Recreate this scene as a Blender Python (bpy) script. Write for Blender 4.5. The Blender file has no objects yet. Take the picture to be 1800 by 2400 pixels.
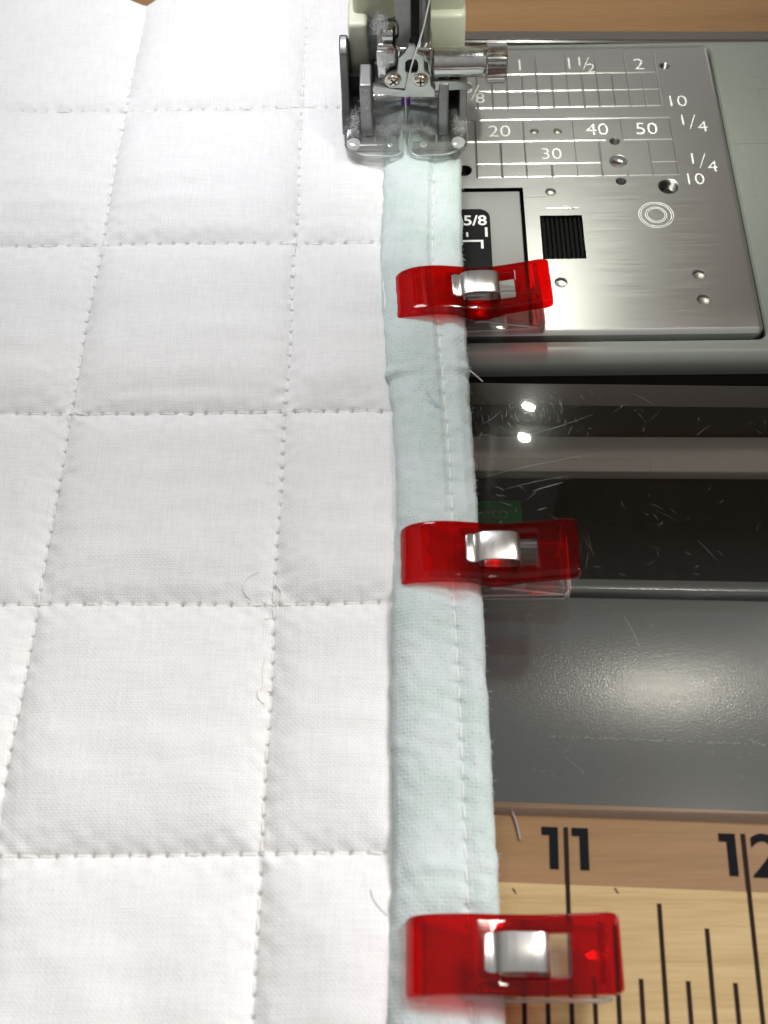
import bpy, bmesh, math, random
import numpy as np
from mathutils import Vector, Matrix

random.seed(7)
rng = np.random.default_rng(11)
S = 0.001                                   # everything below is written in millimetres
scene = bpy.context.scene
COL = scene.collection
R = math.radians

# ------------------------------------------------------------------ camera
cam_d = bpy.data.cameras.new('camera')
cam = bpy.data.objects.new('camera', cam_d)
COL.objects.link(cam)
scene.camera = cam
cam_d.sensor_fit = 'VERTICAL'
cam_d.sensor_height = 24.0
cam_d.lens = 28.0
cam_d.clip_start = 0.005
cam_d.clip_end = 20.0
CR, CU, CF = (Vector(v).normalized() for v in (
    (0.99972207, 0.00401295, -0.02323082), (0.00828074, 0.86284234, 0.50540531), (-0.0220727, 0.50545722, -0.8625693)))
CP = Vector((-3.872, -187.899, 172.110)) * S
cam.matrix_world = Matrix(((CR.x, CU.x, -CF.x, CP.x), (CR.y, CU.y, -CF.y, CP.y), (CR.z, CU.z, -CF.z, CP.z), (0, 0, 0, 1)))
cam_d.dof.use_dof = True
cam_d.dof.focus_distance = 0.222
cam_d.dof.aperture_fstop = 19.0

# ------------------------------------------------------------------ world and lamps
world = bpy.data.worlds.new('World')
scene.world = world
world.use_nodes = True
wn = world.node_tree.nodes
wn['Background'].inputs[0].default_value = (1.0, 0.985, 0.97, 1)
wn['Background'].inputs[1].default_value = 1.0
# plain room: pale ceiling overhead, dimmer walls, dark floor
_tc = wn.new('ShaderNodeTexCoord')
_sp = wn.new('ShaderNodeSeparateXYZ')
_mr = wn.new('ShaderNodeMapRange')
_mr.interpolation_type = 'SMOOTHSTEP'
for _i, _v in ((1, -.15), (2, .85), (3, .09), (4, .40)):
    _mr.inputs[_i].default_value = _v
_wl = world.node_tree.links
_wl.new(_tc.outputs['Generated'], _sp.inputs[0])
_wl.new(_sp.outputs[2], _mr.inputs[0])
_wl.new(_mr.outputs[0], wn['Background'].inputs[1])


def area(name, loc, target, sx, sy, power, color, shape='RECTANGLE'):
    d = bpy.data.lights.new(name, 'AREA')
    d.shape = shape
    d.size = sx * S
    if shape in ('RECTANGLE', 'ELLIPSE'):
        d.size_y = sy * S
    d.energy = power
    d.color = color
    o = bpy.data.objects.new(name, d)
    COL.objects.link(o)
    o.location = Vector(loc) * S
    o.rotation_euler = (Vector(target) - Vector(loc)).to_track_quat('-Z', 'Y').to_euler()
    return o


area('ceiling_lamp', (820, 420, 1000), (0, -90, 0), 420, 420, 18.8, (1.0, 0.965, 0.965))
_led = area('machine_lamp', (25.3, -17.3, 68), (46, 0, 0), 2.8, 2.8, 0.027, (0.97, 1.0, 0.88), 'DISK')
_led.data.spread = R(115)
area('room_bulb', (330, 125, 1200), (40, -110, 0), 90, 90, 1.5, (1.0, 0.95, 0.84), 'DISK')
area('machine_lamp', (-38, 14, 108), (-42, 8, 0), 60, 30, 0.120, (0.93, 0.94, 1.0), 'ELLIPSE')

scene.view_settings.view_transform = 'Standard'
scene.view_settings.look = 'None'
scene.view_settings.exposure = 0.0
scene.view_settings.gamma = 1.0
scene.render.engine = 'CYCLES'
cy = scene.cycles
cy.max_bounces = 10
cy.transparent_max_bounces = 24
cy.transmission_bounces = 12
cy.glossy_bounces = 6
cy.caustics_reflective = False
cy.sample_clamp_indirect = 4.0
cy.use_denoising = True


# ------------------------------------------------------------------ materials
def mat(name):
    m = bpy.data.materials.new(name)
    m.use_nodes = True
    nt = m.node_tree
    return m, nt, nt.nodes, nt.links, nt.nodes['Principled BSDF']


def node(nt, typ, **kw):
    n = nt.nodes.new(typ)
    for k, v in kw.items():
        if k.startswith('i_'):
            key = k[2:]
            key = int(key) if key.isdigit() else key
            n.inputs[key].default_value = v
        else:
            setattr(n, k, v)
    return n


def simple(name, col, rough=0.5, metal=0.0, spec=0.5, bump=0.0, bscale=3000, var=0.0, vscale=400, rvar=0.0, coat=0.0):
    m, nt, N, L, p = mat(name)
    p.inputs['Base Color'].default_value = (*col, 1)
    p.inputs['Roughness'].default_value = rough
    p.inputs['Metallic'].default_value = metal
    p.inputs['Specular IOR Level'].default_value = spec
    p.inputs['Coat Weight'].default_value = coat
    tc = node(nt, 'ShaderNodeTexCoord')
    if var:
        nz = node(nt, 'ShaderNodeTexNoise', i_Scale=vscale, i_Detail=5.0)
        L.new(tc.outputs['Object'], nz.inputs['Vector'])
        mx = node(nt, 'ShaderNodeMix', data_type='RGBA')
        mx.inputs[6].default_value = (*[c * (1 - var) for c in col], 1)
        mx.inputs[7].default_value = (*[min(1, c * (1 + var)) for c in col], 1)
        L.new(nz.outputs[0], mx.inputs[0])
        L.new(mx.outputs[2], p.inputs['Base Color'])
        if rvar:
            mr = node(nt, 'ShaderNodeMapRange', i_1=0.3, i_2=0.7, i_3=max(0, rough - rvar), i_4=rough + rvar)
            L.new(nz.outputs[0], mr.inputs[0])
            L.new(mr.outputs[0], p.inputs['Roughness'])
    if bump:
        nb = node(nt, 'ShaderNodeTexNoise', i_Scale=bscale, i_Detail=3.0)
        L.new(tc.outputs['Object'], nb.inputs['Vector'])
        b = node(nt, 'ShaderNodeBump', i_Strength=1.0, i_Distance=bump * S)
        L.new(nb.outputs[0], b.inputs['Height'])
        L.new(b.outputs[0], p.inputs['Normal'])
    return m


def math_n(nt, op, a, b=None, c=None):
    n = nt.nodes.new('ShaderNodeMath')
    n.operation = op
    for i, v in enumerate((a, b, c)):
        if v is None:
            continue
        if isinstance(v, (int, float)):
            n.inputs[i].default_value = v
        else:
            nt.links.new(v, n.inputs[i])
    return n.outputs[0]


def cloth(name, col, pitch, bump, thread_var, rough=0.9, tint=None, tscale=60, weave=True):
    m, nt, N, L, p = mat(name)
    p.inputs['Roughness'].default_value = rough
    p.inputs['Specular IOR Level'].default_value = 0.15
    p.inputs['Sheen Weight'].default_value = 0.25
    p.inputs['Sheen Roughness'].default_value = 0.5
    tc = node(nt, 'ShaderNodeTexCoord')
    wob = node(nt, 'ShaderNodeTexNoise', i_Scale=150.0, i_Detail=2.0)
    L.new(tc.outputs['Object'], wob.inputs['Vector'])
    wv = node(nt, 'ShaderNodeVectorMath', operation='SCALE')
    sub = node(nt, 'ShaderNodeVectorMath', operation='SUBTRACT')
    sub.inputs[1].default_value = (.5, .5, .5)
    L.new(wob.outputs['Color'], sub.inputs[0])
    L.new(sub.outputs[0], wv.inputs[0])
    wv.inputs['Scale'].default_value = 0.0012
    add = node(nt, 'ShaderNodeVectorMath', operation='ADD')
    L.new(tc.outputs['Object'], add.inputs[0])
    L.new(wv.outputs[0], add.inputs[1])
    sep = node(nt, 'ShaderNodeSeparateXYZ')
    L.new(add.outputs[0], sep.inputs[0])
    k = math.pi / (pitch * S)
    sx = math_n(nt, 'SINE', math_n(nt, 'MULTIPLY', sep.outputs[0], k))
    sy = math_n(nt, 'SINE', math_n(nt, 'MULTIPLY', sep.outputs[1], k))
    h = math_n(nt, 'ADD', math_n(nt, 'ABSOLUTE', sx), math_n(nt, 'ABSOLUTE', sy))
    h = math_n(nt, 'ADD', h, math_n(nt, 'MULTIPLY', math_n(nt, 'MULTIPLY', sx, sy), 0.6))
    # uneven yarns: noise drawn out along each direction
    facs = []
    for sc in ((260, 2600, 60), (2600, 260, 60)):
        mp = node(nt, 'ShaderNodeMapping')
        mp.inputs['Scale'].default_value = sc
        L.new(tc.outputs['Object'], mp.inputs[0])
        nz = node(nt, 'ShaderNodeTexNoise', i_Scale=1.0, i_Detail=2.0)
        L.new(mp.outputs[0], nz.inputs['Vector'])
        facs.append(nz.outputs[0])
    yarn = math_n(nt, 'ADD', facs[0], facs[1])
    fac = math_n(nt, 'MULTIPLY_ADD', h, 0.22 if weave else 0.0, yarn)
    ramp = node(nt, 'ShaderNodeMapRange', i_1=0.7, i_2=1.5, i_3=0.0, i_4=1.0)
    L.new(fac, ramp.inputs[0])
    mx = node(nt, 'ShaderNodeMix', data_type='RGBA')
    mx.inputs[6].default_value = (*[c * (1 - thread_var) for c in col], 1)
    mx.inputs[7].default_value = (*[min(.92, c * (1 + thread_var * .6)) for c in col], 1)
    L.new(ramp.outputs[0], mx.inputs[0])
    out = mx.outputs[2]
    if tint:
        tz = node(nt, 'ShaderNodeTexNoise', i_Scale=float(tscale), i_Detail=4.0, i_Roughness=.6)
        L.new(tc.outputs['Object'], tz.inputs['Vector'])
        tr = node(nt, 'ShaderNodeMapRange', i_1=0.42, i_2=0.68, i_3=0.0, i_4=1.0)
        L.new(tz.outputs[0], tr.inputs[0])
        m2 = node(nt, 'ShaderNodeMix', data_type='RGBA')
        L.new(tr.outputs[0], m2.inputs[0])
        L.new(out, m2.inputs[6])
        m2.inputs[7].default_value = (*tint, 1)
        out = m2.outputs[2]
    L.new(out, p.inputs['Base Color'])
    fine = node(nt, 'ShaderNodeTexNoise', i_Scale=6000.0, i_Detail=2.0)
    L.new(tc.outputs['Object'], fine.inputs['Vector'])
    hh = math_n(nt, 'ADD', math_n(nt, 'MULTIPLY', h, 0.45 if weave else 0.0), math_n(nt, 'ADD', yarn, math_n(nt, 'MULTIPLY', fine.outputs[0], 0.5)))
    b = node(nt, 'ShaderNodeBump', i_Strength=1.0, i_Distance=bump * S)
    L.new(hh, b.inputs['Height'])
    L.new(b.outputs[0], p.inputs['Normal'])
    return m


def clear(name, tint, gloss_rough=0.03, body=0.0, bodycol=(1, 1, 1), refr=0.0, f0=0.04, bump=0.0, haze=0.0, bs=180.0):
    """Clear plastic: tinted see-through body, optional cloudy part and refraction, mirror-like skin (Schlick)."""
    m, nt, N, L, p = mat(name)
    N.remove(p)
    out = N['Material Output']
    tr = node(nt, 'ShaderNodeBsdfTransparent')
    tr.inputs[0].default_value = (*tint, 1)
    base = tr.outputs[0]
    if refr:
        rf = node(nt, 'ShaderNodeBsdfRefraction', i_Roughness=0.02, i_IOR=1.35)
        rf.inputs[0].default_value = (*tint, 1)
        mx = node(nt, 'ShaderNodeMixShader', i_0=refr)
        L.new(base, mx.inputs[1]); L.new(rf.outputs[0], mx.inputs[2])
        base = mx.outputs[0]
    if body:
        df = node(nt, 'ShaderNodeBsdfDiffuse'); df.inputs[0].default_value = (*bodycol, 1)
        tl = node(nt, 'ShaderNodeBsdfTranslucent'); tl.inputs[0].default_value = (*bodycol, 1)
        m1 = node(nt, 'ShaderNodeMixShader', i_0=0.5)
        L.new(df.outputs[0], m1.inputs[1]); L.new(tl.outputs[0], m1.inputs[2])
        mx = node(nt, 'ShaderNodeMixShader', i_0=body)
        L.new(base, mx.inputs[1]); L.new(m1.outputs[0], mx.inputs[2])
        base = mx.outputs[0]
    gl = node(nt, 'ShaderNodeBsdfGlossy', i_Roughness=gloss_rough)
    if haze:
        g2 = node(nt, 'ShaderNodeBsdfGlossy', i_Roughness=.20)
        mh = node(nt, 'ShaderNodeMixShader', i_0=haze)
        L.new(gl.outputs[0], mh.inputs[1]); L.new(g2.outputs[0], mh.inputs[2])
        skin = mh.outputs[0]
    else:
        skin = gl.outputs[0]
    lw = node(nt, 'ShaderNodeLayerWeight', i_Blend=0.5)
    f = math_n(nt, 'MULTIPLY_ADD', math_n(nt, 'POWER', lw.outputs['Facing'], 5.0), 1 - f0, f0)
    mx = node(nt, 'ShaderNodeMixShader')
    L.new(f, mx.inputs[0]); L.new(base, mx.inputs[1]); L.new(skin, mx.inputs[2])
    L.new(mx.outputs[0], out.inputs['Surface'])
    if bump:
        tc = node(nt, 'ShaderNodeTexCoord')
        nb = node(nt, 'ShaderNodeTexNoise', i_Scale=bs, i_Detail=2.0)
        L.new(tc.outputs['Object'], nb.inputs['Vector'])
        b = node(nt, 'ShaderNodeBump', i_Strength=1.0, i_Distance=bump * S)
        L.new(nb.outputs[0], b.inputs['Height'])
        L.new(b.outputs[0], gl.inputs['Normal'])
    return m


def brushed(name, col, rough, aniso, tangent, scale, var=0.1, bump=0.002):
    m, nt, N, L, p = mat(name)
    p.inputs['Metallic'].default_value = 1.0
    p.inputs['Anisotropic'].default_value = aniso
    tg = node(nt, 'ShaderNodeCombineXYZ', i_0=tangent[0], i_1=tangent[1], i_2=tangent[2])
    L.new(tg.outputs[0], p.inputs['Tangent'])
    tc = node(nt, 'ShaderNodeTexCoord')
    mp = node(nt, 'ShaderNodeMapping')
    mp.inputs['Scale'].default_value = scale
    L.new(tc.outputs['Object'], mp.inputs[0])
    nz = node(nt, 'ShaderNodeTexNoise', i_Scale=1.0, i_Detail=4.0, i_Roughness=.65)
    L.new(mp.outputs[0], nz.inputs['Vector'])
    mx = node(nt, 'ShaderNodeMix', data_type='RGBA')
    mx.inputs[6].default_value = (*[c * (1 - var) for c in col], 1)
    mx.inputs[7].default_value = (*[min(1, c * (1 + var)) for c in col], 1)
    L.new(nz.outputs[0], mx.inputs[0])
    L.new(mx.outputs[2], p.inputs['Base Color'])
    mr = node(nt, 'ShaderNodeMapRange', i_1=0.25, i_2=0.75, i_3=rough * .8, i_4=rough * 1.2)
    L.new(nz.outputs[0], mr.inputs[0])
    L.new(mr.outputs[0], p.inputs['Roughness'])
    b = node(nt, 'ShaderNodeBump', i_Strength=1.0, i_Distance=bump * S)
    L.new(nz.outputs[0], b.inputs['Height'])
    L.new(b.outputs[0], p.inputs['Normal'])
    return m


def wood(name, c1, c2, c3, rough=0.5):
    m, nt, N, L, p = mat(name)
    p.inputs['Roughness'].default_value = rough
    p.inputs['Specular IOR Level'].default_value = .22
    tc = node(nt, 'ShaderNodeTexCoord')
    mp = node(nt, 'ShaderNodeMapping')
    mp.inputs['Scale'].default_value = (9, 190, 30)
    L.new(tc.outputs['Object'], mp.inputs[0])
    n1 = node(nt, 'ShaderNodeTexNoise', i_Scale=1.0, i_Detail=6.0, i_Roughness=.6, i_Distortion=.8)
    L.new(mp.outputs[0], n1.inputs['Vector'])
    mp2 = node(nt, 'ShaderNodeMapping')
    mp2.inputs['Scale'].default_value = (120, 3000, 120)
    L.new(tc.outputs['Object'], mp2.inputs[0])
    n2 = node(nt, 'ShaderNodeTexNoise', i_Scale=1.0, i_Detail=3.0)
    L.new(mp2.outputs[0], n2.inputs['Vector'])
    f = math_n(nt, 'ADD', math_n(nt, 'MULTIPLY', n1.outputs[0], .64), math_n(nt, 'MULTIPLY', n2.outputs[0], .36))
    cr = node(nt, 'ShaderNodeValToRGB')
    cr.color_ramp.elements[0].position = .34
    cr.color_ramp.elements[0].color = (*c1, 1)
    cr.color_ramp.elements[1].position = .66
    cr.color_ramp.elements[1].color = (*c3, 1)
    e = cr.color_ramp.elements.new(.5)
    e.color = (*c2, 1)
    L.new(f, cr.inputs[0])
    L.new(cr.outputs[0], p.inputs['Base Color'])
    b = node(nt, 'ShaderNodeBump', i_Strength=1.0, i_Distance=.01 * S)
    L.new(n2.outputs[0], b.inputs['Height'])
    L.new(b.outputs[0], p.inputs['Normal'])
    return m


M = {}
M['cotton'] = cloth('white_cotton', (.80, .795, .785), 0.40, 0.042, 0.08)
M['mint'] = cloth('mint_cloth', (.57, .66, .63), 0.85, 0.03, 0.09, tint=(.63, .685, .685), tscale=140, weave=False)
M['thread'] = simple('white_thread', (.86, .85, .81), .6, bump=.02, bscale=9000)
M['blue_thread'] = simple('blue_thread', (.22, .38, .46), .7)
M['red'] = clear('red_plastic', (.84, .008, .012), .04, body=.05, bodycol=(.85, .004, .010), refr=.18, f0=.028)
M['clear'] = clear('clear_plastic', (.95, .95, .945), .04, body=.05, bodycol=(.9, .9, .9), refr=.15, f0=.10)
M['foot_clear'] = clear('foot_clear_plastic', (.975, .98, .975), .05, body=.06, bodycol=(.90, .91, .90), refr=.08, f0=.07, bump=.03)
M['rim'] = clear('milky_edge_glint', (.97, .97, .97), .05, body=.55, bodycol=(.95, .96, .95), f0=.12)  # milky white for the light clear edges catch; also on studs and caps
M['toe'] = clear('toe_clear_plastic', (.86, .86, .85), .06, body=.14, bodycol=(.80, .80, .78), refr=.2, f0=.10)
M['smoky'] = clear('dusty_clear_plastic', (.72, .72, .71), .12, body=.16, bodycol=(.50, .50, .50), refr=.1, f0=.07, bump=.05)
M['acrylic'] = clear('clear_acrylic', (.965, .965, .955), .035, f0=.042, haze=.22, bump=.0007, bs=2600.0)
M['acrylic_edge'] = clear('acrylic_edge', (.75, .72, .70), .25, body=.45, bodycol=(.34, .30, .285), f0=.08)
M['spring'] = brushed('spring_steel', (.60, .585, .56), .30, .5, (1, 0, 0), (3000, 100, 3000), .06)
M['plate'] = brushed('brushed_plate', (.55, .545, .535), .42, .48, (0, 1, 0), (70, 5200, 70), .08, .0018)
M['engrave'] = simple('engraved_metal', (.82, .81, .79), .42, 0.0)
M['black'] = simple('black_plastic', (.003, .003, .003), .5, spec=.1, bump=.01, bscale=2500)
M['hole'] = simple('dark_hole', (.012, .012, .011), .6)
M['steel_hole'] = simple('hole_steel', (.42, .40, .37), .45, 1.0)
M['thread_steel'] = simple('threaded_steel', (.16, .155, .145), .35, 1.0)
M['bed'] = simple('grey_green_plastic', (.235, .250, .226), .34, bump=.012, bscale=2600, var=.05, vscale=500)
M['brown'] = wood('brown_wood', (.22, .120, .052), (.262, .148, .066), (.30, .175, .082), .42)
M['lightwood'] = wood('light_wood', (.37, .245, .098), (.47, .335, .152), (.54, .40, .20), .45)
M['ink'] = simple('black_ink', (.006, .007, .009), .8, spec=.12)
M['ink_brown'] = simple('brown_ink', (.022, .012, .010), .8, spec=.12)
M['white_ink'] = simple('white_ink', (.72, .72, .70), .5)
M['tray'] = simple('grey_tray_paint', (.088, .095, .091), .21, spec=1.0, bump=.020, bscale=2700, var=.03, vscale=260)
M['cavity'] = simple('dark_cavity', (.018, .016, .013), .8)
M['flange'] = simple('taupe_plastic', (.46, .41, .37), .75, spec=.2, bump=.01, bscale=1800)
M['cream'] = simple('cream_plastic', (.60, .60, .47), .34, bump=.006, bscale=1500, var=.04, vscale=250)
M['head'] = simple('cream_housing', (.60, .59, .52), .4)
M['chrome'] = simple('chrome', (.62, .61, .595), .14, 1.0, var=.12, vscale=900, rvar=.07)
M['nickel'] = simple('nickel_plate', (.52, .52, .49), .30, 1.0, var=.08, vscale=900)
M['grey_metal'] = simple('grey_metal', (.31, .31, .31), .42, .85, var=.12, vscale=800)
M['dark_metal'] = simple('dark_metal', (.20, .20, .195), .38, .9, var=.25, vscale=700, rvar=.1)
M['gold'] = simple('screw_steel', (.74, .66, .55), .22, 1.0)
M['purple'] = simple('purple_band', (.16, .045, .36), .3)
M['needle'] = simple('needle_steel', (.70, .67, .60), .16, 1.0)
M['lint'] = simple('lint_fibre', (.60, .60, .60), .9)
M['green'] = simple('green_reflection_colour', (.0005, .05, .008), .9, spec=.05, var=.15, vscale=300)
M['scratch'] = simple('scratch', (.24, .24, .23), .25, 0.0, 0.8)
M['sole_black'] = simple('black_sticker', (.008, .008, .008), .5, spec=.12, var=.5, vscale=900, rvar=.08)
M['cover'] = clear('smoky_cover', (.80, .80, .78), .08, body=.58, bodycol=(.80, .80, .77), f0=.10, bump=.12)

# ------------------------------------------------------------------ mesh helpers
ORG = {}


def tag(o, label=None, cat=None, group=None, kind=None):
    if label: o['label'] = label
    if cat: o['category'] = cat
    if group: o['group'] = group
    if kind: o['kind'] = kind
    return o


def empty(name, loc=(0, 0, 0)):
    o = bpy.data.objects.new(name, None)
    COL.objects.link(o)
    o.location = Vector(loc) * S
    o.empty_display_size = .005
    ORG[o] = np.array(loc, float)
    return o


def link(name, me, m=None, parent=None):
    o = bpy.data.objects.new(name, me)
    COL.objects.link(o)
    if parent is not None:
        o.parent = parent
        ORG[o] = ORG.get(parent, np.zeros(3))
    else:
        ORG[o] = np.zeros(3)
    if m is not None and not me.materials:
        me.materials.append(m)
    return o


def mesh(name, v, f, m, parent=None, smooth=False, angle=None):
    v = np.asarray(v, float)
    if parent is not None:
        v = v - ORG.get(parent, 0)
    me = bpy.data.meshes.new(name)
    me.from_pydata((v * S).tolist(), [], [tuple(int(i) for i in q) for q in f])
    me.update()
    if smooth:
        me.polygons.foreach_set('use_smooth', [True] * len(me.polygons))
        if angle:
            me.set_sharp_from_angle(angle=R(angle))
    return link(name, me, m, parent)


def grid_mesh(name, V, m, parent=None, smooth=True):
    """V: (a, b, 3) grid of points."""
    a, b = V.shape[:2]
    v = V.reshape(-1, 3)
    if parent is not None:
        v = v - ORG.get(parent, 0)
    idx = np.arange(a * b).reshape(a, b)
    q = np.stack([idx[:-1, :-1], idx[1:, :-1], idx[1:, 1:], idx[:-1, 1:]], -1).reshape(-1, 4)
    me = bpy.data.meshes.new(name)
    me.vertices.add(len(v))
    me.vertices.foreach_set('co', (v * S).astype(np.float32).ravel())
    me.loops.add(q.size)
    me.loops.foreach_set('vertex_index', q.astype(np.int32).ravel())
    me.polygons.add(len(q))
    me.polygons.foreach_set('loop_start', (np.arange(len(q)) * 4).astype(np.int32))
    me.polygons.foreach_set('use_smooth', np.full(len(q), smooth))
    me.update(calc_edges=True)
    me.validate()
    return link(name, me, m, parent)


class MB:
    """Collects shapes into one mesh."""
    def __init__(self):
        self.v, self.f = [], []

    def add(self, v, f):
        o = len(self.v)
        self.v += [tuple(p) for p in v]
        self.f += [tuple(i + o for i in q) for q in f]
        return self

    def box(self, x0, x1, y0, y1, z0, z1, b=0.0):
        bm = bmesh.new()
        bmesh.ops.create_cube(bm, size=1.0)
        for v in bm.verts:
            v.co = Vector(((x0 + x1) / 2 + v.co.x * (x1 - x0), (y0 + y1) / 2 + v.co.y * (y1 - y0), (z0 + z1) / 2 + v.co.z * (z1 - z0)))
        if b:
            bmesh.ops.bevel(bm, geom=bm.edges[:], offset=b, segments=3, profile=.5, affect='EDGES')
        bm.verts.index_update()
        self.add([v.co[:] for v in bm.verts], [[v.index for v in q.verts] for q in bm.faces])
        bm.free()
        return self

    def cyl(self, p0, p1, r0, r1=None, n=24, caps=True):
        r1 = r0 if r1 is None else r1
        p0, p1 = Vector(p0), Vector(p1)
        d = (p1 - p0).normalized()
        a = d.orthogonal().normalized()
        b = d.cross(a)
        v = []
        for p, r in ((p0, r0), (p1, r1)):
            for i in range(n):
                t = 2 * math.pi * i / n
                v.append(p + a * (r * math.cos(t)) + b * (r * math.sin(t)))
        f = [(i, (i + 1) % n, n + (i + 1) % n, n + i) for i in range(n)]
        if caps:
            f += [tuple(range(n - 1, -1, -1)), tuple(range(n, 2 * n))]
        return self.add(v, f)

    def lathe(self, p0, axis, prof, n=28, mod=None, cap1=True):
        """prof: list of (distance along axis, radius)."""
        p0, d = Vector(p0), Vector(axis).normalized()
        a = d.orthogonal().normalized()
        b = d.cross(a)
        v, f = [], []
        for k, (h, r) in enumerate(prof):
            for i in range(n):
                t = 2 * math.pi * i / n
                rr = r * (mod(t, k) if mod else 1)
                v.append(p0 + d * h + a * (rr * math.cos(t)) + b * (rr * math.sin(t)))
        for k in range(len(prof) - 1):
            for i in range(n):
                j = (i + 1) % n
                f.append((k * n + i, k * n + j, (k + 1) * n + j, (k + 1) * n + i))
        f += [tuple(range(n - 1, -1, -1))] + ([tuple(range((len(prof) - 1) * n, len(prof) * n))] if cap1 else [])
        return self.add(v, f)

    def tube(self, pts, r, n=6, taper=False):
        pts = [Vector(p) for p in pts]
        v, f = [], []
        ref = Vector((.3, .2, .93)).normalized()
        for i, p in enumerate(pts):
            d = (pts[min(i + 1, len(pts) - 1)] - pts[max(i - 1, 0)]).normalized()
            a = d.cross(ref)
            if a.length < 1e-3:
                a = d.orthogonal()
            a.normalize()
            b = d.cross(a)
            rr = r * (1 - .8 * abs(2 * i / (len(pts) - 1) - 1) ** 2) if taper else r
            for k in range(n):
                t = 2 * math.pi * k / n
                v.append(p + a * (rr * math.cos(t)) + b * (rr * math.sin(t)))
        for i in range(len(pts) - 1):
            for k in range(n):
                j = (k + 1) % n
                f.append((i * n + k, i * n + j, (i + 1) * n + j, (i + 1) * n + k))
        f += [tuple(range(n - 1, -1, -1)), tuple(range((len(pts) - 1) * n, len(pts) * n))]
        return self.add(v, f)

    def prism(self, poly, h0, h1, plane='XY'):
        """Polygon (a, b) pushed along the third axis from h0 to h1."""
        n = len(poly)
        put = {'XY': lambda a, b, h: (a, b, h), 'XZ': lambda a, b, h: (a, h, b), 'YZ': lambda a, b, h: (h, a, b)}[plane]
        v = [put(a, b, h0) for a, b in poly] + [put(a, b, h1) for a, b in poly]
        f = [(i, (i + 1) % n, n + (i + 1) % n, n + i) for i in range(n)]
        f += [tuple(range(n - 1, -1, -1)), tuple(range(n, 2 * n))]
        return self.add(v, f)

    def build(self, name, m, parent=None, smooth=False, angle=35, bevel=0.0, rot=None):
        v = np.array(self.v, float)
        if rot:
            v = rot_pts(v, *rot)
        o = mesh(name, v, self.f, m, parent)
        bm = bmesh.new()
        bm.from_mesh(o.data)
        bmesh.ops.recalc_face_normals(bm, faces=bm.faces[:])
        bm.to_mesh(o.data)
        bm.free()
        if smooth:
            o.data.polygons.foreach_set('use_smooth', [True] * len(o.data.polygons))
            o.data.set_sharp_from_angle(angle=R(angle))
        if bevel:
            b = o.modifiers.new('bevel', 'BEVEL')
            b.width = bevel * S
            b.segments = 3
            b.limit_method = 'ANGLE'
            b.angle_limit = R(35)
            b.harden_normals = False
        return o


def rot_pts(v, ang, px, py):
    c, s = math.cos(R(ang)), math.sin(R(ang))
    v = np.array(v, float)
    x, y = v[:, 0] - px, v[:, 1] - py
    v[:, 0], v[:, 1] = px + c * x - s * y, py + s * x + c * y
    return v


def rrect(x0, x1, y0, y1, r, n=6):
    pts = []
    r = max(r, 1e-3)
    for cx, cy_, a0 in ((x1 - r, y1 - r, 0), (x0 + r, y1 - r, 90), (x0 + r, y0 + r, 180), (x1 - r, y0 + r, 270)):
        for i in range(n + 1):
            t = R(a0 + 90 * i / n)
            pts.append((cx + r * math.cos(t), cy_ + r * math.sin(t)))
    return pts


def loft(name, loops, m, parent=None, close=False, cap0=False, cap1=False, smooth=True, angle=40, rot=None, pick=None):
    """loops: list of (x0, x1, y0, y1, radius, z) rings of the same point count."""
    v, f = [], []
    n = None
    for (x0, x1, y0, y1, r, z) in loops:
        ring = rrect(x0, x1, y0, y1, r)
        n = len(ring)
        v += [(a, b, z) for a, b in ring]
    K = len(loops)
    for k in range(K if close else K - 1):
        for i in range(n):
            j = (i + 1) % n
            f.append((k * n + i, k * n + j, ((k + 1) % K) * n + j, ((k + 1) % K) * n + i))
    if cap0: f.append(tuple(range(n - 1, -1, -1)))
    if cap1: f.append(tuple(range((K - 1) * n, K * n)))
    mb = MB()
    mb.v, mb.f = v, f
    return mb.build(name, m, parent, smooth, angle, rot=rot)


def curve_mesh(name, splines, m, parent, plane, at, depth, bev=0.0, smooth=True, rot=None):
    """Filled 2D outlines (holes cut by inner outlines) given thickness; plane XY or XZ at height/depth 'at'."""
    cu = bpy.data.curves.new(name, 'CURVE')
    cu.dimensions = '2D'
    cu.fill_mode = 'BOTH'
    cu.extrude = max(depth / 2 - bev, 1e-4)
    cu.bevel_depth = bev
    cu.bevel_resolution = 2
    for pts in splines:
        sp = cu.splines.new('POLY')
        sp.points.add(len(pts) - 1)
        for q, (a, b) in zip(sp.points, pts):
            q.co = (a, b, 0, 1)
        sp.use_cyclic_u = True
    return _curve_to_obj(name, cu, m, parent, plane, at, smooth, rot)


def _curve_to_obj(name, cu, m, parent, plane, at, smooth=False, rot=None):
    tmp = bpy.data.objects.new('tmp', cu)
    COL.objects.link(tmp)
    dg = bpy.context.evaluated_depsgraph_get()
    me = bpy.data.meshes.new_from_object(tmp.evaluated_get(dg))
    bpy.data.objects.remove(tmp)
    n = len(me.vertices)
    co = np.zeros(n * 3, np.float32)
    me.vertices.foreach_get('co', co)
    co = co.reshape(-1, 3).astype(float)
    if plane == 'XY':
        w = np.stack([co[:, 0], co[:, 1], at + co[:, 2]], -1)
    else:
        w = np.stack([co[:, 0], at - co[:, 2], co[:, 1]], -1)
    if rot:
        w = rot_pts(w, *rot)
    if parent is not None:
        w = w - ORG.get(parent, 0)
    me.vertices.foreach_set('co', (w * S).astype(np.float32).ravel())
    me.materials.clear()
    me.name = name
    me.update()
    if smooth:
        me.polygons.foreach_set('use_smooth', [True] * len(me.polygons))
        me.set_sharp_from_angle(angle=R(30))
    return link(name, me, m, parent)


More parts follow.
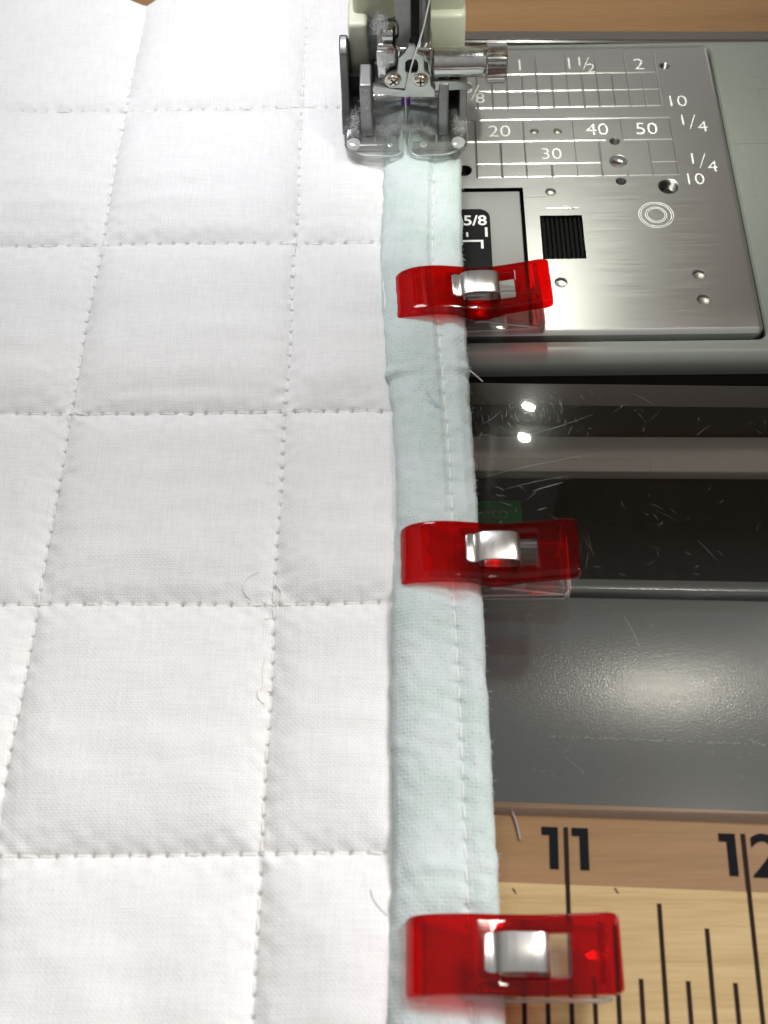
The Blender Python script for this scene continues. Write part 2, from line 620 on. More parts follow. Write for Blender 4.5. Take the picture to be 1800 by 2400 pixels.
def text(name, body, cap, x, y, z, m, parent, sx=1.0, thick=.05, bold=0.0, rot=None, align='CENTER'):
    """Lettering lying flat, centred on x, y with cap height cap."""
    cu = bpy.data.curves.new(name, 'FONT')
    cu.body = body
    cu.size = cap / 0.69
    cu.align_x = align
    cu.align_y = 'CENTER'
    cu.extrude = thick / 2
    cu.offset = bold
    cu.resolution_u = 4
    o = _curve_to_obj(name, cu, m, None, 'XY', 0)
    n = len(o.data.vertices)
    co = np.zeros(n * 3, np.float32)
    o.data.vertices.foreach_get('co', co)
    co = co.reshape(-1, 3).astype(float) / S
    c0, c1 = co.min(0), co.max(0)
    mid = (c0 + c1) / 2
    co[:, 0] = (co[:, 0] - (mid[0] if align == 'CENTER' else c0[0])) * sx + x
    co[:, 1] = co[:, 1] - mid[1] + y
    co[:, 2] += z
    if rot:
        co = rot_pts(co, *rot)
    if parent is not None:
        co = co - ORG.get(parent, 0)
        o.parent = parent
        ORG[o] = ORG.get(parent, np.zeros(3))
    o.data.vertices.foreach_set('co', (co * S).astype(np.float32).ravel())
    o.data.update()
    return o


def sstep(a, b, x):
    t = np.clip((x - a) / (b - a), 0, 1)
    return t * t * (3 - 2 * t)


class Waves:
    """Smooth random field: a sum of sine waves of random direction."""
    def __init__(self, n, l0, l1, ax=1.0, ay=1.0):
        self.k = 2 * np.pi / np.exp(rng.uniform(math.log(l0), math.log(l1), n))
        t = rng.uniform(0, 2 * np.pi, n)
        self.kx, self.ky = self.k * np.cos(t) / ax, self.k * np.sin(t) / ay
        self.p = rng.uniform(0, 2 * np.pi, n)
        self.n = n

    def __call__(self, x, y):
        s = np.zeros(np.broadcast(x, y).shape)
        for kx, ky, p in zip(self.kx, self.ky, self.p):
            s = s + np.sin(kx * x + ky * y + p)
        return s / math.sqrt(self.n / 2)


TR = (-2.3, 8.0, -137.0)                      # the table and its insert stand slightly turned to the machine

# ------------------------------------------------------------------ table (the setting)
TZ = -1.3
table = loft('table_top', [(-260, 320, -420, 260, 4, TZ - 30), (-260, 320, -420, 260, 4, TZ - 1), (-259, 319, -419, 259, 4, TZ),
                           (-150, 200, -137.9, 35.2, 1, TZ), (-149.7, 199.7, -137.6, 34.9, 1, TZ - .3), (-149.7, 199.7, -137.6, 34.9, 1, -7.2),
                           (-145, 195, -134.0, 31.2, 1, -7.2), (-145, 195, -134.0, 31.2, 1, -30)], M['brown'], rot=TR)
tag(table, kind='structure')
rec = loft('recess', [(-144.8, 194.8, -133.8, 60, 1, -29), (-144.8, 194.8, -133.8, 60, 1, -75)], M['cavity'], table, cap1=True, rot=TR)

ruler = curve_mesh('ruler_band', [[(-140, -147.4), (300, -147.4), (300, -230), (-140, -230)]], M['lightwood'], table, 'XY', TZ + .04, .08, rot=TR)
IN = 25.4
X11 = 18.6 - .2


def rl(x0, x1, y0, y1, name='tick', z=TZ + .10, m='ink_brown', w=None):
    curve_mesh(name, [[(x0, y0), (x1, y0), (x1, y1), (x0, y1)]], M[m], table, 'XY', z, .04, rot=TR)


for k in range(-8, 17):
    x = X11 + k * IN / 8
    if k % 8 == 0:
        y0 = -139.2
    elif k % 4 == 0:
        y0 = -149.5
    elif k % 2 == 0:
        y0 = -152.6
    else:
        y0 = -159.6
    rl(x - .32, x + .32, y0, -168.2 - .0 * k)
ONE = [(0, -.0), (1.55, 0), (1.55, -6.0), (.42, -6.0), (.42, -1.15), (-.55, -1.15), (-.55, 0)]


def one(x, y, h=1.0):
    p = [(x + a * 1.12, y + b) for a, b in ONE]
    curve_mesh('numeral', [p], M['ink'], table, 'XY', TZ + .10, .04, rot=TR)


for kx, d2 in ((0, '1'), (1, '2')):
    cx = X11 + kx * IN
    one(cx - 2.9, -139.25)
    if d2 == '1':
        one(cx + 1.45, -139.25)
    else:
        text('numeral', '2', 6.0, cx + 3.2, -142.2, TZ + .10, M['ink'], table, sx=1.15, thick=.04, bold=.13, rot=TR)
for bx, by, ln in ((10.5, -148.2, .9), (24.9, -147.6, .8)):
    curve_mesh('wood_fleck', [[(bx, by), (bx + .25, by + .05), (bx + .8 * ln, by - .75), (bx + .5 * ln, by - .7)]], M['ink_brown'], table, 'XY', TZ + .11, .03, rot=TR)

# ------------------------------------------------------------------ grey tray under the insert
tray = empty('machine_tray', (40, -110, -20))
tag(tray, 'grey painted metal tray lying in the recess under the clear insert', 'tray')
TRAYA = 2.2
mb = MB()
mb.box(-130, 180, -133.9, -93.6, -22.4, -20, .5)
_t = math.tan(R(7.3))                          # floor tilted so the room bulb's highlight lands on it
mb.v = [(a, b, c + (b + 108) * _t) for a, b, c in mb.v]
o = mb.build('tray_floor', M['tray'], tray, True, rot=(-1.6, 8, -93))
mb = MB()
mb.box(-130, 180, -92.8, -89.7, -20.5, -18.0, .9)
mb.build('tray_lip', M['tray'], tray, True, rot=(-1.6, 8, -93))

gl = empty('green_reflection', (11, -77, -22))  # green card set under the insert in place of a green reflection
tag(gl, 'dark green card placed under the clear insert as its green reflection beside the binding', 'reflection')
mb = MB()
mb.box(4, 17.0, -83, -72.0, -22.3, -21.6, .3)
mb.build('reflection_card', M['green'], gl, True)
text('lettering', 'eto', 2.6, 12.0, -75.0, -21.55, M['hole'], gl, thick=.06)
text('lettering', 'ere', 2.6, 9.5, -79.2, -21.55, M['hole'], gl, thick=.06)

# ------------------------------------------------------------------ clear acrylic insert
ins = empty('acrylic_insert', (40, -100, -7.0))
tag(ins, 'scratched clear acrylic insert sheet filling the table opening round the machine', 'insert')
AT, AB = -.25, -7.0
mb_loops = [(-149, 199, -137.2, 34.6, 2, AB), (-149, 199, -137.2, 34.6, 2, AT - .35), (-148.7, 198.7, -136.9, 34.3, 2, AT),
            (-72.3, 178.3, -60.5, 31.6, 2, AT), (-72, 178, -60.2, 31.3, 2, AT - .3), (-72, 178, -60.2, 31.3, 2, AB)]
sheet = loft('sheet', mb_loops, M['acrylic'], ins, close=True, rot=(-1.6, 8, -59.4))
sheet.data.materials.append(M['acrylic_edge'])
for p in sheet.data.polygons:
    if abs(p.normal.z) < .9:
        p.material_index = 1
        p.use_smooth = False

mb = MB(); mb.box(-146, 196, 31.8, 34.4, AT - .1, AT + .25, .1)  # milky strip added on the sheet for the lamp-lit look of its rear
mb.build('rear_pale_strip', M['acrylic_edge'], ins, True, rot=(-1.6, 8, 31.5))

# fine scratches: low ridges, one set ringed as glints round the lamp's reflection
def px2w(px, py, z):
    d = CR * ((px - 900) / 2800.1) - CU * ((py - 1200) / 2800.1) + CF
    c = CP / S
    return c + d * ((z - c.z) / d.z)


sc = MB()


def ridge(p, q, w, bow=0.0, n=4):
    p, q = Vector(p), Vector(q)
    d = (q - p)
    side = Vector((-d.y, d.x, 0)).normalized()
    v = []
    for i in range(n + 1):
        t = i / n
        c = p + d * t + side * (bow * math.sin(math.pi * t))
        ww = w * (.25 + .75 * math.sin(math.pi * min(max(t, .05), .95)))
        v += [c + side * ww / 2, c + Vector((0, 0, ww * .30)), c - side * ww / 2]
    f = []
    for i in range(n):
        a = i * 3
        f += [(a, a + 1, a + 4, a + 3), (a + 1, a + 2, a + 5, a + 4)]
    sc.add(v, f)


ZS = AT + .004
for (x0, y0, x1, y1, w, bow) in ((1141, 1116, 1390, 1064, .10, .3), (1186, 1146, 1330, 1115, .07, .2), (1225, 1022, 1388, 972, .07, -.3), (1250, 1150, 1320, 1130, .12, 0),
                                 (1460, 1440, 1500, 1520, .10, .2), (1160, 1140, 1182, 1150, .08, .1), (1120, 1020, 1165, 1024, .10, .2), (1118, 1040, 1130, 1012, .08, 0), (1145, 1030, 1163, 1045, .08, .2),
                                 (1170, 1175, 1200, 1186, .07, 0), (1260, 1196, 1280, 1190, .09, 0), (1105, 1880, 1112, 1890, .1, 0)):
    ridge(px2w(x0, y0, ZS), px2w(x1, y1, ZS), w, bow)
cl = px2w(1236, 975, ZS)
for i in range(230):  # ridges laid in rings to draw the glints about the lamp's mirror spot
    r = abs(random.gauss(0, 1)) * 7 + .5
    a = random.uniform(0, 2 * math.pi)
    c = cl + Vector((r * math.cos(a), r * math.sin(a), 0))
    t = a + math.pi / 2 + random.gauss(0, .25)
    ln = random.uniform(.3, 2.0)
    d = Vector((math.cos(t), math.sin(t), 0)) * ln / 2
    if c.y < -62.5:
        ridge(c - d, c + d, random.uniform(.02, .05), random.uniform(-.1, .1))
for i in range(260):
    c = Vector((random.uniform(8, 75), random.uniform(-133, -63), ZS))
    t = random.uniform(0, math.pi)
    ln = random.uniform(.25, 1.6) if random.random() < .85 else random.uniform(2, 5)
    d = Vector((math.cos(t), math.sin(t), 0)) * ln / 2
    ridge(c - d, c + d, random.uniform(.02, .05), random.uniform(-.2, .2))
for i in range(34):                             # worn row of nicks along the front
    x = 17 + i * .95 + random.uniform(-.3, .3)
    y = -126.2 - (x - 17) * .045 + random.uniform(-.12, .12)
    ridge((x, y, ZS), (x + random.uniform(.3, 1.1), y + random.uniform(-.1, .1), ZS), random.uniform(.05, .12))
so = sc.build('scratch_and_glint', M['scratch'], ins, True, 80)
tag(so, kind='stuff')

# ------------------------------------------------------------------ sewing machine
sm = empty('sewing_machine', (20, 0, -60))
tag(sm, 'sewing machine with brushed steel needle plate, clear presser foot and cream head', 'sewing machine')

# bed: grey-green ring round the needle plate with a rolled front edge
loops = [(-41.2, 61.3, -50.9, 28.9, 2.0, -5), (-41.2, 61.3, -50.9, 28.9, 2.0, -.9), (-41.5, 61.6, -51.3, 29.1, 2.2, -.45)]
for i in range(0, 7):
    a = R(90 * i / 6)
    d = 3.2 * math.sin(a)
    loops.append((-62 - d, 150 + d, -52.6 - d, 29.8 + d * .3, 3 + d * .5, -.45 - 3.2 * (1 - math.cos(a))))
loops += [(-65.2, 153.2, -55.8, 30.76, 4.6, -4.6)]
bed = loft('bed', loops, M['bed'], sm, angle=50)
loft('bed_side_shade', [(-64.6, 152.6, -55.2, 30.2, 4.2, -4.2), (-64.6, 152.6, -55.2, 30.2, 4.2, -60)], M['cavity'], sm)  # lower side of the bed, coloured near-black for the shade in the gap
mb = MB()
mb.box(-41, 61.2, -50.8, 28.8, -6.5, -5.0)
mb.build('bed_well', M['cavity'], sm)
mb = MB()
mb.box(-66, 150, -63.2, -55.0, -28, -25.0, .4)
mb.box(9.5, 43.0, -63.4, -60.4, -25.6, -24.75, .2)
mb.build('base_flange', M['flange'], sm, True, rot=(-.9, 8, -55))

# engraved marks on the bed
eb = []
for (x0, x1, y0, y1) in ((64.25, 64.6, -15.8, 5.6), (61.9, 75, -1.15, -.85), (69.6, 69.9, 6, 14.6)):
    curve_mesh('bed_groove', [[(x0, y0), (x1, y0), (x1, y1), (x0, y1)]], M['bed'], bed, 'XY', -.42, .10, .03)
text('bed_numeral', '3', 4.2, 70.6, 17.0, -.42, M['bed'], bed, thick=.12)

# needle plate: a grid whose line centres are sunk into V grooves, with real openings
plate = empty('needle_plate_frame', (0, 0, 0))
plate.parent = sm
plate.location = (Vector((0, 0, 0)) - Vector((20, 0, -60))) * S
ORG[plate] = np.zeros(3)
plate.name = 'needle_plate'
PX0, PX1, PY0, PY1 = -39.8, 59.9, -48.6, 27.6
GW, GD = .24, .16
hl, vl = [], []                                # (y, x0, x1), (x, y0, y1)
for y, x0, x1 in ((20.1, 9, 48.9), (14.9, 13.2, 48.9), (9.9, 9, 48.9), (6.35, 9, 50), (0, 9, 36.4), (0, 40.0, 50), (-6.35, 10, 35), (-6.35, 45, 50), (-10, 10, 50), (-15.5, 19.7, 23.7), (-18.55, 23.2, 28.4)):
    hl.append((y, x0, x1))
for i in range(13):
    x = 48.9 - i * 3.175
    vl.append((x, 9.9, 24.2 if i % 2 == 0 and i < 10 else 20.1))
for x in (10, 20, 30, 40, 50):
    vl.append((x, 0 if x not in (10, 20, 50) else -10, 6.35))
for x in (15, 30, 35, 45):
    vl.append((x, -10, 0))
vl += [(25, -10, -6.35), (40, -10, -7.5)]
holes = []                                     # x, y, r, kind
for x, y, r, k in ((50.8, 22.1, 1.0, 'thread'), (22.1, 2.8, .85, 'flat'), (26.8, 2.8, .85, 'flat'), (38.2, -.3, 1.0, 'thread'), (38.4, -6.0, 1.7, 'dome'), (38.4, -11.5, 1.0, 'thread'),
                   (47.6, -13.1, 1.95, 'thread'), (7.4, -7.9, 1.5, 'black'), (24.3, -14.2, 1.0, 'flat'), (24.7, -37.5, 1.15, 'flat'), (50.6, -35.9, 1.15, 'flat'), (50.7, -42.0, 1.2, 'flat')):
    holes.append((x, y, r, k))
rects = [(-30, 18.9, -48.6, -12.9), (21.75, 29.95, -31.7, -20.5)]
xs, ys = {PX0, PX1}, {PY0, PY1}
for x, y0, y1 in vl:
    xs |= {x - GW, x, x + GW}; ys |= {y0, y1}
for y, x0, x1 in hl:
    ys |= {y - GW, y, y + GW}; xs |= {x0, x1}
for x, y, r, k in holes:
    xs |= {x - r * 1.25, x + r * 1.25}; ys |= {y - r * 1.25, y + r * 1.25}
for x0, x1, y0, y1 in rects:
    xs |= {x0, x1}; ys |= {y0, y1}


def uniq(s):
    out = []
    for a in sorted(s):
        if not out or a - out[-1] > 1e-4:
            out.append(a)
    return np.array(out)


xs, ys = uniq(xs), uniq(ys)
GX, GY = np.meshgrid(xs, ys, indexing='ij')
GZ = np.zeros_like(GX)
for x, y0, y1 in vl:
    GZ[(abs(GX - x) < 1e-3) & (GY > y0 - 1e-3) & (GY < y1 + 1e-3)] = -GD
for y, x0, x1 in hl:
    GZ[(abs(GY - y) < 1e-3) & (GX > x0 - 1e-3) & (GX < x1 + 1e-3)] = -GD
cx, cyy = (xs[:-1] + xs[1:]) / 2, (ys[:-1] + ys[1:]) / 2
CXg, CYg = np.meshgrid(cx, cyy, indexing='ij')
keep = np.ones_like(CXg, bool)
for x, y, r, k in holes:
    keep &= ~((abs(CXg - x) < r * 1.25) & (abs(CYg - y) < r * 1.25))
    inside = (abs(GX - x) < r * 1.25 + 1e-3) & (abs(GY - y) < r * 1.25 + 1e-3)
    GZ[inside] = 0
for x0, x1, y0, y1 in rects:
    keep &= ~((CXg > x0) & (CXg < x1) & (CYg > y0) & (CYg < y1))
ny = len(ys)
V = np.stack([GX, GY, GZ], -1).reshape(-1, 3).tolist()
F = []
for i in range(len(xs) - 1):
    for j in range(ny - 1):
        if keep[i, j]:
            a = i * ny + j
            q = (a, a + ny, a + ny + 1, a + 1)
            z = [V[t][2] for t in q]
            if (z[0] + z[2]) <= (z[1] + z[3]):
                F += [(q[0], q[1], q[2]), (q[0], q[2], q[3])] if z[0] != z[2] or z[1] != z[3] else [q]
            else:
                F += [(q[0], q[1], q[3]), (q[1], q[2], q[3])]
for x, y, r, k in holes:                       # square patch with a round opening and its wall
    n = 32
    o = len(V)
    e = r * 1.25
    for i in range(n):
        t = 2 * math.pi * (i + .5) / n
        c, s_ = math.cos(t), math.sin(t)
        m_ = e / max(abs(c), abs(s_))
        V += [[x + c * m_, y + s_ * m_, 0], [x + c * r * 1.08, y + s_ * r * 1.08, 0], [x + c * r, y + s_ * r, -.12]]
    for i in range(n):
        a, b = o + 3 * i, o + 3 * ((i + 1) % n)
        F += [(a, a + 1, b + 1, b), (a + 1, a + 2, b + 2, b + 1)]
    for sxn, syn in ((1, 1), (-1, 1), (-1, -1), (1, -1)):
        o2 = len(V)
        V.append([x + sxn * e, y + syn * e, 0])
        i0 = {(1, 1): n // 8 - 1, (-1, 1): 3 * n // 8 - 1, (-1, -1): 5 * n // 8 - 1, (1, -1): 7 * n // 8 - 1}[(sxn, syn)]
        F.append((o + 3 * i0, o2, o + 3 * ((i0 + 1) % n)))
top = mesh('plate_face', V, F, M['plate'], plate)
bm = bmesh.new(); bm.from_mesh(top.data)
for f_ in bm.faces:
    if f_.normal.z < 0: f_.normal_flip()
bm.to_mesh(top.data); bm.free()
rim = loft('plate_rim', [(PX0, PX1, PY0, PY1, .001, 0), (PX0 - .35, PX1 + .35, PY0 - .35, PY1 + .35, .5, -.08), (PX0 - .9, PX1 + .9, PY0 - 1.0, PY1 + .9, 1.6, -.62), (PX0 - 1, PX1 + 1, PY0 - 1.1, PY1 + 1, 1.8, -1.0), (PX0 - 1, PX1 + 1, PY0 - 1.1, PY1 + 1, 1.8, -3.5)], M['plate'], plate, angle=30)
for x, y, r, k in holes:
    mb = MB()
    if k == 'thread':
        prof = []
        for i in range(18):
            prof.append((-.12 - .16 * i, r * (1.0 if i % 2 == 0 else .84)))
        n = 28
        v = [(x + rr * math.cos(2 * math.pi * i / n), y + rr * math.sin(2 * math.pi * i / n), h) for h, rr in prof for i in range(n)]
        f = [(a * n + i, a * n + (i + 1) % n, (a + 1) * n + (i + 1) % n, (a + 1) * n + i) for a in range(len(prof) - 1) for i in range(n)]
        mb.add(v, f)
        so_ = mb.build('screw_hole', M['thread_steel'], plate, True, 25)
        mb = MB(); mb.add([(x + r * math.cos(2 * math.pi * i / n), y + r * math.sin(2 * math.pi * i / n), -2.4) for i in range(n)], [tuple(range(n))])
        mb.build('hole_shade', M['hole'], so_)  # near-black disc for the shade at the bottom of the hole
    elif k == 'flat':
        mb.lathe((x, y, -.9), (0, 0, 1), [(0, r * .25), (.12, r * .6), (.2, r * .8), (.22, r * .97), (.78, r)], 28, cap1=False)
        mb.build('rivet', M['steel_hole'], plate, True, 40)
    elif k == 'dome':
        mb.lathe((x, y, -.5), (0, 0, 1), [(-.55, .05), (-.5, r * .45), (-.3, r * .75), (.05, r * .93), (.38, r)], 32, cap1=False)
        mb.build('dimple', M['chrome'], plate, True, 80)
    else:
        mb.cyl((x, y, -2.5), (x, y, -.12), r, n=28, caps=False)
        mb.add([(x + r * math.cos(2 * math.pi * i / 28), y + r * math.sin(2 * math.pi * i / 28), -2.5) for i in range(28)], [tuple(range(28))])
        mb.build('screw_hole', M['hole'], plate, True)
for body, cap, x, y in (('1', 3.4, 20.2, 23.0), ('1', 3.4, 30.7, 23.3), ('1', 2.8, 32.9, 23.9), ('2', 2.8, 35.2, 21.7), ('2', 3.5, 45.4, 22.7), ('10', 3.2, 52.4, 11.2), ('1', 3.0, 52.6, 5.6), ('4', 3.0, 56.4, 3.6),
                        ('20', 3.3, 15.0, 3.1), ('40', 3.3, 34.9, 3.2), ('50', 3.3, 45.0, 3.2), ('30', 3.1, 25.2, -3.6), ('1', 3.0, 53.2, -5.6), ('4', 3.0, 56.9, -7.8), ('10', 3.0, 53.2, -11.2), ('5', 3.2, 9.0, 16.2), ('8', 3.0, 11.4, 13.0)):
    text('engraved_numeral', body, cap, x, y, .015, M['engrave'], plate, thick=.09, bold=-.045)
for x0, y0, x1, y1 in ((33.6, 21.3, 34.9, 25.0), (53.9, 3.0, 55.2, 6.9), (54.4, -8.2, 55.9, -4.2), (9.6, 12.4, 11.2, 16.9)):
    mb = MB(); mb.tube([(x0, y0, .0), (x1, y1, .0)], .13, 6)
    mb.build('engraved_slash', M['engrave'], plate, True)
mb = MB(); mb.tube([(26.6, -17.9, .0), (28.6, -18.55, .0), (26.6, -19.2, .0), (26.6, -17.9, .0)], .09, 6)
mb.build('engraved_arrow', M['engrave'], plate, True)
for rr in (3.35, 2.95, 2.05, 1.7):
    mb = MB()
    mb.tube([(44.3 + rr * math.cos(t * math.pi / 20), -20.7 + rr * math.sin(t * math.pi / 20), 0) for t in range(41)], .085, 6)
    mb.build('engraved_ring', M['engrave'], plate, True)

# ribbed black release button
btn = empty('release_button', (0, 0, 0)); btn.parent = plate; ORG[btn] = np.zeros(3)
mb = MB(); mb.box(21.85, 29.85, -31.6, -20.6, -3, -1.2)
mb.build('button_base', M['black'], btn)
for i in range(9):
    x = 22.35 + i * .875
    mb = MB(); mb.prism([(x - .34, -1.3), (x + .34, -1.3), (x + .2, -.35), (x - .2, -.35)], -31.5, -20.7, 'XZ')
    mb.build('button_rib', M['black'], btn)

# slide-off bobbin cover with its black sticker
bob = empty('bobbin_cover', (0, 0, 0)); bob.parent = plate; ORG[bob] = np.zeros(3)
mb = MB(); mb.box(-29, 18.25, -48.8, -13.5, -1.9, -.25, .28)
mb.build('cover_plate', M['cover'], bob, True)
mb = MB(); mb.box(-29.5, 18.8, -48.4, -13.0, -4.6, -4.2)
mb.build('bobbin_well', M['dark_metal'], bob)
mb = MB(); mb.cyl((1, -29, -4.1), (1, -29, -2.3), 11.5, n=40)
mb.box(12.6, 17.5, -33, -14.6, -4.0, -2.6, .3)
mb.build('bobbin_case', M['grey_metal'], bob, True)
mb = MB(); mb.box(15.6, 17.0, -29.5, -22.0, -2.55, -2.2, .1)
mb.build('cover_catch', M['hole'], bob, True)
curve_mesh('sticker', [rrect(-25, 12.1, -44, -18.3, 2.2)], M['sole_black'], bob, 'XY', -.22, .04)
text('sticker_numeral', '5/8', 2.5, 9.2, -21.3, -.185, M['white_ink'], bob, thick=.02, bold=.07)
for x0, x1, y0, y1 in ((11.0, 11.5, -25.6, -23.2), (7.3, 7.75, -25.6, -24.4), (4.5, 10.6, -26.9, -26.4), (10.1, 10.6, -28.6, -26.9)):
    curve_mesh('sticker_mark', [[(x0, y0), (x1, y0), (x1, y1), (x0, y1)]], M['white_ink'], bob, 'XY', -.185, .02)

# head and arm above the frame: what the plate and the insert mirror, and what shades the bed
mb = MB()
mb.box(-75, 230, -27, 95, 112, 160, 8)
mb.box(170, 230, -40, 95, -20, 130, 8)
mb.build('arm_housing', M['head'], sm, True)
mb = MB(); mb.box(17, 36, -25, -8, 69, 115, 3)
mb.build('lamp_housing', M['head'], sm, True)

# needle, bars, clamp
NX = -4.1
nd = empty('needle_unit', (0, 0, 0)); nd.parent = sm
nd.location = (Vector((0, 0, 0)) - Vector((20, 0, -60))) * S
ORG[nd] = np.zeros(3); nd.name = 'needle_bar_assembly'
mb = MB(); mb.lathe((NX, 0, 0), (0, 0, 1), [(2.2, .06), (3.6, .30), (4.6, .42), (7.2, .46), (8.4, .70), (10.05, .86)], 20)
mb.build('needle', M['needle'], nd, True, 60)
mb = MB(); mb.lathe((NX, 0, 0), (0, 0, 1), [(10.05, .87), (10.4, .93), (13.4, .93), (13.5, .9)], 20)
mb.build('needle_band', M['purple'], nd, True, 60)
mb = MB(); mb.cyl((NX, 0, 13.5), (NX, 0, 19), .9, n=20)
mb.build('needle_shank', M['needle'], nd, True)
mb = MB()
mb.box(-9.3, -5.6, -3.6, 3.2, 18.6, 26.6, .5)
mb.box(-5.8, 1.0, -3.2, 3.5, 18.4, 25.4, .6)
mb.box(-9.4, -6.1, -4.1, -3.3, 22.3, 25.6, .25)
mb.build('clamp_block', M['chrome'], nd, True)
def uv(u, v): return (-10.2 + (u - 400) * (11.5 / 490), 27.4 - (v - 345) * .0287)
outl = [(690, 345), (728, 345), (742, 392), (800, 425), (805, 535), (848, 568), (858, 655), (888, 690), (890, 742), (640, 738), (405, 708), (398, 668), (412, 652), (640, 690), (672, 684), (640, 668), (530, 662), (503, 635), (498, 590), (540, 560), (600, 545), (612, 440), (660, 395)]
hole = [(672, 447), (690, 440), (735, 440), (755, 450), (766, 480), (764, 530), (748, 552), (690, 552), (662, 546), (653, 520), (656, 470)]
curve_mesh('thread_guide', [[uv(*p) for p in outl], [uv(*p) for p in hole]], M['nickel'], nd, 'XZ', -4.6, .9, .14)
mb = MB(); mb.box(-4.4, -1.2, -4.05, -3.9, 21.2, 24.8)
mb.build('guide_backing', M['hole'], nd)
for sx_, sz_, ra in ((-6.35, 20.15, 40), (-1.3, 19.95, 3)):
    s_ = empty('clamp_screw', (0, 0, 0)); s_.parent = nd; ORG[s_] = np.zeros(3)
    mb = MB(); mb.lathe((sx_, -5.0, sz_), (0, -1, 0), [(0, 1.2), (.5, 1.22), (.72, 1.1), (.84, .7)], 28)
    mb.build('screw_head', M['gold'], s_, True, 50)
    mb = MB(); mb.lathe((sx_, -4.95, sz_), (0, -1, 0), [(0, 1.55), (.12, 1.55), (.2, 1.45)], 28)
    mb.build('screw_washer', M['chrome'], s_, True, 50)
    mb = MB()
    for k in (0, 90):
        a = R(ra + k)
        c, s2 = math.cos(a), math.sin(a)
        p = [(-.78, -.16), (.78, -.16), (.78, .16), (-.78, .16)]
        mb.prism([(sx_ + c * u - s2 * v, sz_ + s2 * u + c * v) for u, v in p], -5.86 - k * .0001, -5.6, 'XZ')
    mb.build('slot_shade', M['hole'], s_)  # black cross standing proud of the head, for the recess's shade
mb = MB(); mb.lathe((1.0, -1.0, 20.6), (1, 0, 0), [(0, 2.3), (.3, 2.75), (8.9, 2.75), (9.3, 2.9), (9.9, 2.9), (10.2, 2.5)], 40)
mb.build('thumb_screw_shaft', M['chrome'], nd, True, 40)
mb = MB(); mb.lathe((11.0, -1.0, 20.3), (1, 0, 0), [(0, 3.3), (.25, 3.75), (3.6, 3.75), (3.95, 3.4), (3.96, 1.0)], 84, mod=lambda t, k: (1.0 if int(round(t / (2 * math.pi) * 84)) % 3 else .88) if k in (1, 2) else .93)
mb.build('thumb_screw_knob', M['chrome'], nd, False)
curve_mesh('threader_lever', [[(1.2, 17.9), (5.6, 17.9), (7.4, 17.3), (8.4, 16.3), (6.0, 16.1), (1.3, 16.0)]], M['nickel'], nd, 'XZ', -3.0, .7, .1)
mb = MB(); mb.lathe((.6, -3.6, 16.6), (0, -1, 0), [(0, 1.0), (.5, 1.0), (.7, .6)], 20)
mb.build('lever_pin', M['chrome'], nd, True)
# bars
mb = MB(); mb.cyl((-.45, -.5, 24), (-.45, -.5, 112), 1.05, n=28)
mb.build('needle_bar', M['dark_metal'], nd, True)
curve_mesh('guide_bar', [[(-5.65, 112), (-5.65, 31.0), (-5.2, 29.6), (-5.2, 27.2), (-5.9, 26.2), (-5.9, 24.6), (-4.9, 23.4), (-4.3, 24.0), (-3.35, 27.2), (-3.25, 31.5), (-3.25, 112)]], M['grey_metal'], nd, 'XZ', -1.4, 1.2, .25)
mb = MB(); mb.box(-3.6, -1.2, 1.2, 2.0, 22, 112)  # black sheet standing in for the dark gap between the bars
mb.build('bar_gap_shade', M['hole'], nd)
mb = MB(); mb.lathe((-8.3, -2.6, 28.2), (1, 0, 0), [(0, .9), (.25, 1.15), (1.9, 1.15), (2.1, .95)], 24)
mb.build('guide_stud', M['chrome'], nd, True, 40)
mb = MB(); mb.lathe((-6.2, -2.4, 27.4), (1, 0, 0), [(0, 1.9), (.35, 1.9)], 24)
mb.build('stud_collar', M['black'], nd, True, 40)

# cream cover behind the bars
mb = MB()
mb.box(-15.0, -11.2, 5.0, 13, 9.4, 24.6, .9)
mb.box(-12.0, 7.4, 12.5, 24, 21.0, 112, 1.2)
mb.box(-2, 7.7, 11.0, 22, 10.8, 21.8, 1.0)
mb.box(-14.0, -5.9, 8.2, 14, 22.6, 112, 1.0)
mb.build('head_cover', M['cream'], sm, True, 40)
mb = MB(); mb.box(-11.3, -1.5, 7.9, 9.1, 7, 23.4)  # dark block filling the gap in place of its shade
mb.build('cover_gap_shade', M['dark_metal'], sm, True)
mb = MB(); mb.lathe((4.2, 10.8, 13.5), (0, -1, 0), [(0, 1.4), (.4, 1.4), (.55, 1.0)], 24)
mb.build('cover_screw', M['dark_metal'], sm, True)

# presser foot
ft = empty('presser_foot', (0, 0, 0)); ft.parent = sm
ft.location = (Vector((0, 0, 0)) - Vector((20, 0, -60))) * S
ORG[ft] = np.zeros(3)
FZ = 5.0
FX0, FX1, FM = -16.2, 7.9, -4.15
def arc(cx, cy_, r, a0, a1, n=8): return [(cx + r * math.cos(R(a0 + (a1 - a0) * i / n)), cy_ + r * math.sin(R(a0 + (a1 - a0) * i / n))) for i in range(n + 1)]
sole = arc(FX0 + 5.5, -4.9, 5.5, 180, 262) + [(FM - 3.0, -10.6)] + arc(FM - 2.6, -8.9, 1.7, 270, 350, 5) + [(FM - .75, -3.0)] + arc(FM, -2.8, .75, 180, 0, 6) + [(FM + .75, -3.0)] + arc(FM + 2.6, -8.9, 1.7, 190, 270, 5) + [(FM + 3.0, -10.6)] + arc(FX1 - 5.5, -4.9, 5.5, 278, 360) + [(FX1, 13), (FX0, 13)]
curve_mesh('sole', [sole], M['foot_clear'], ft, 'XY', FZ + .8, 1.6, .25)
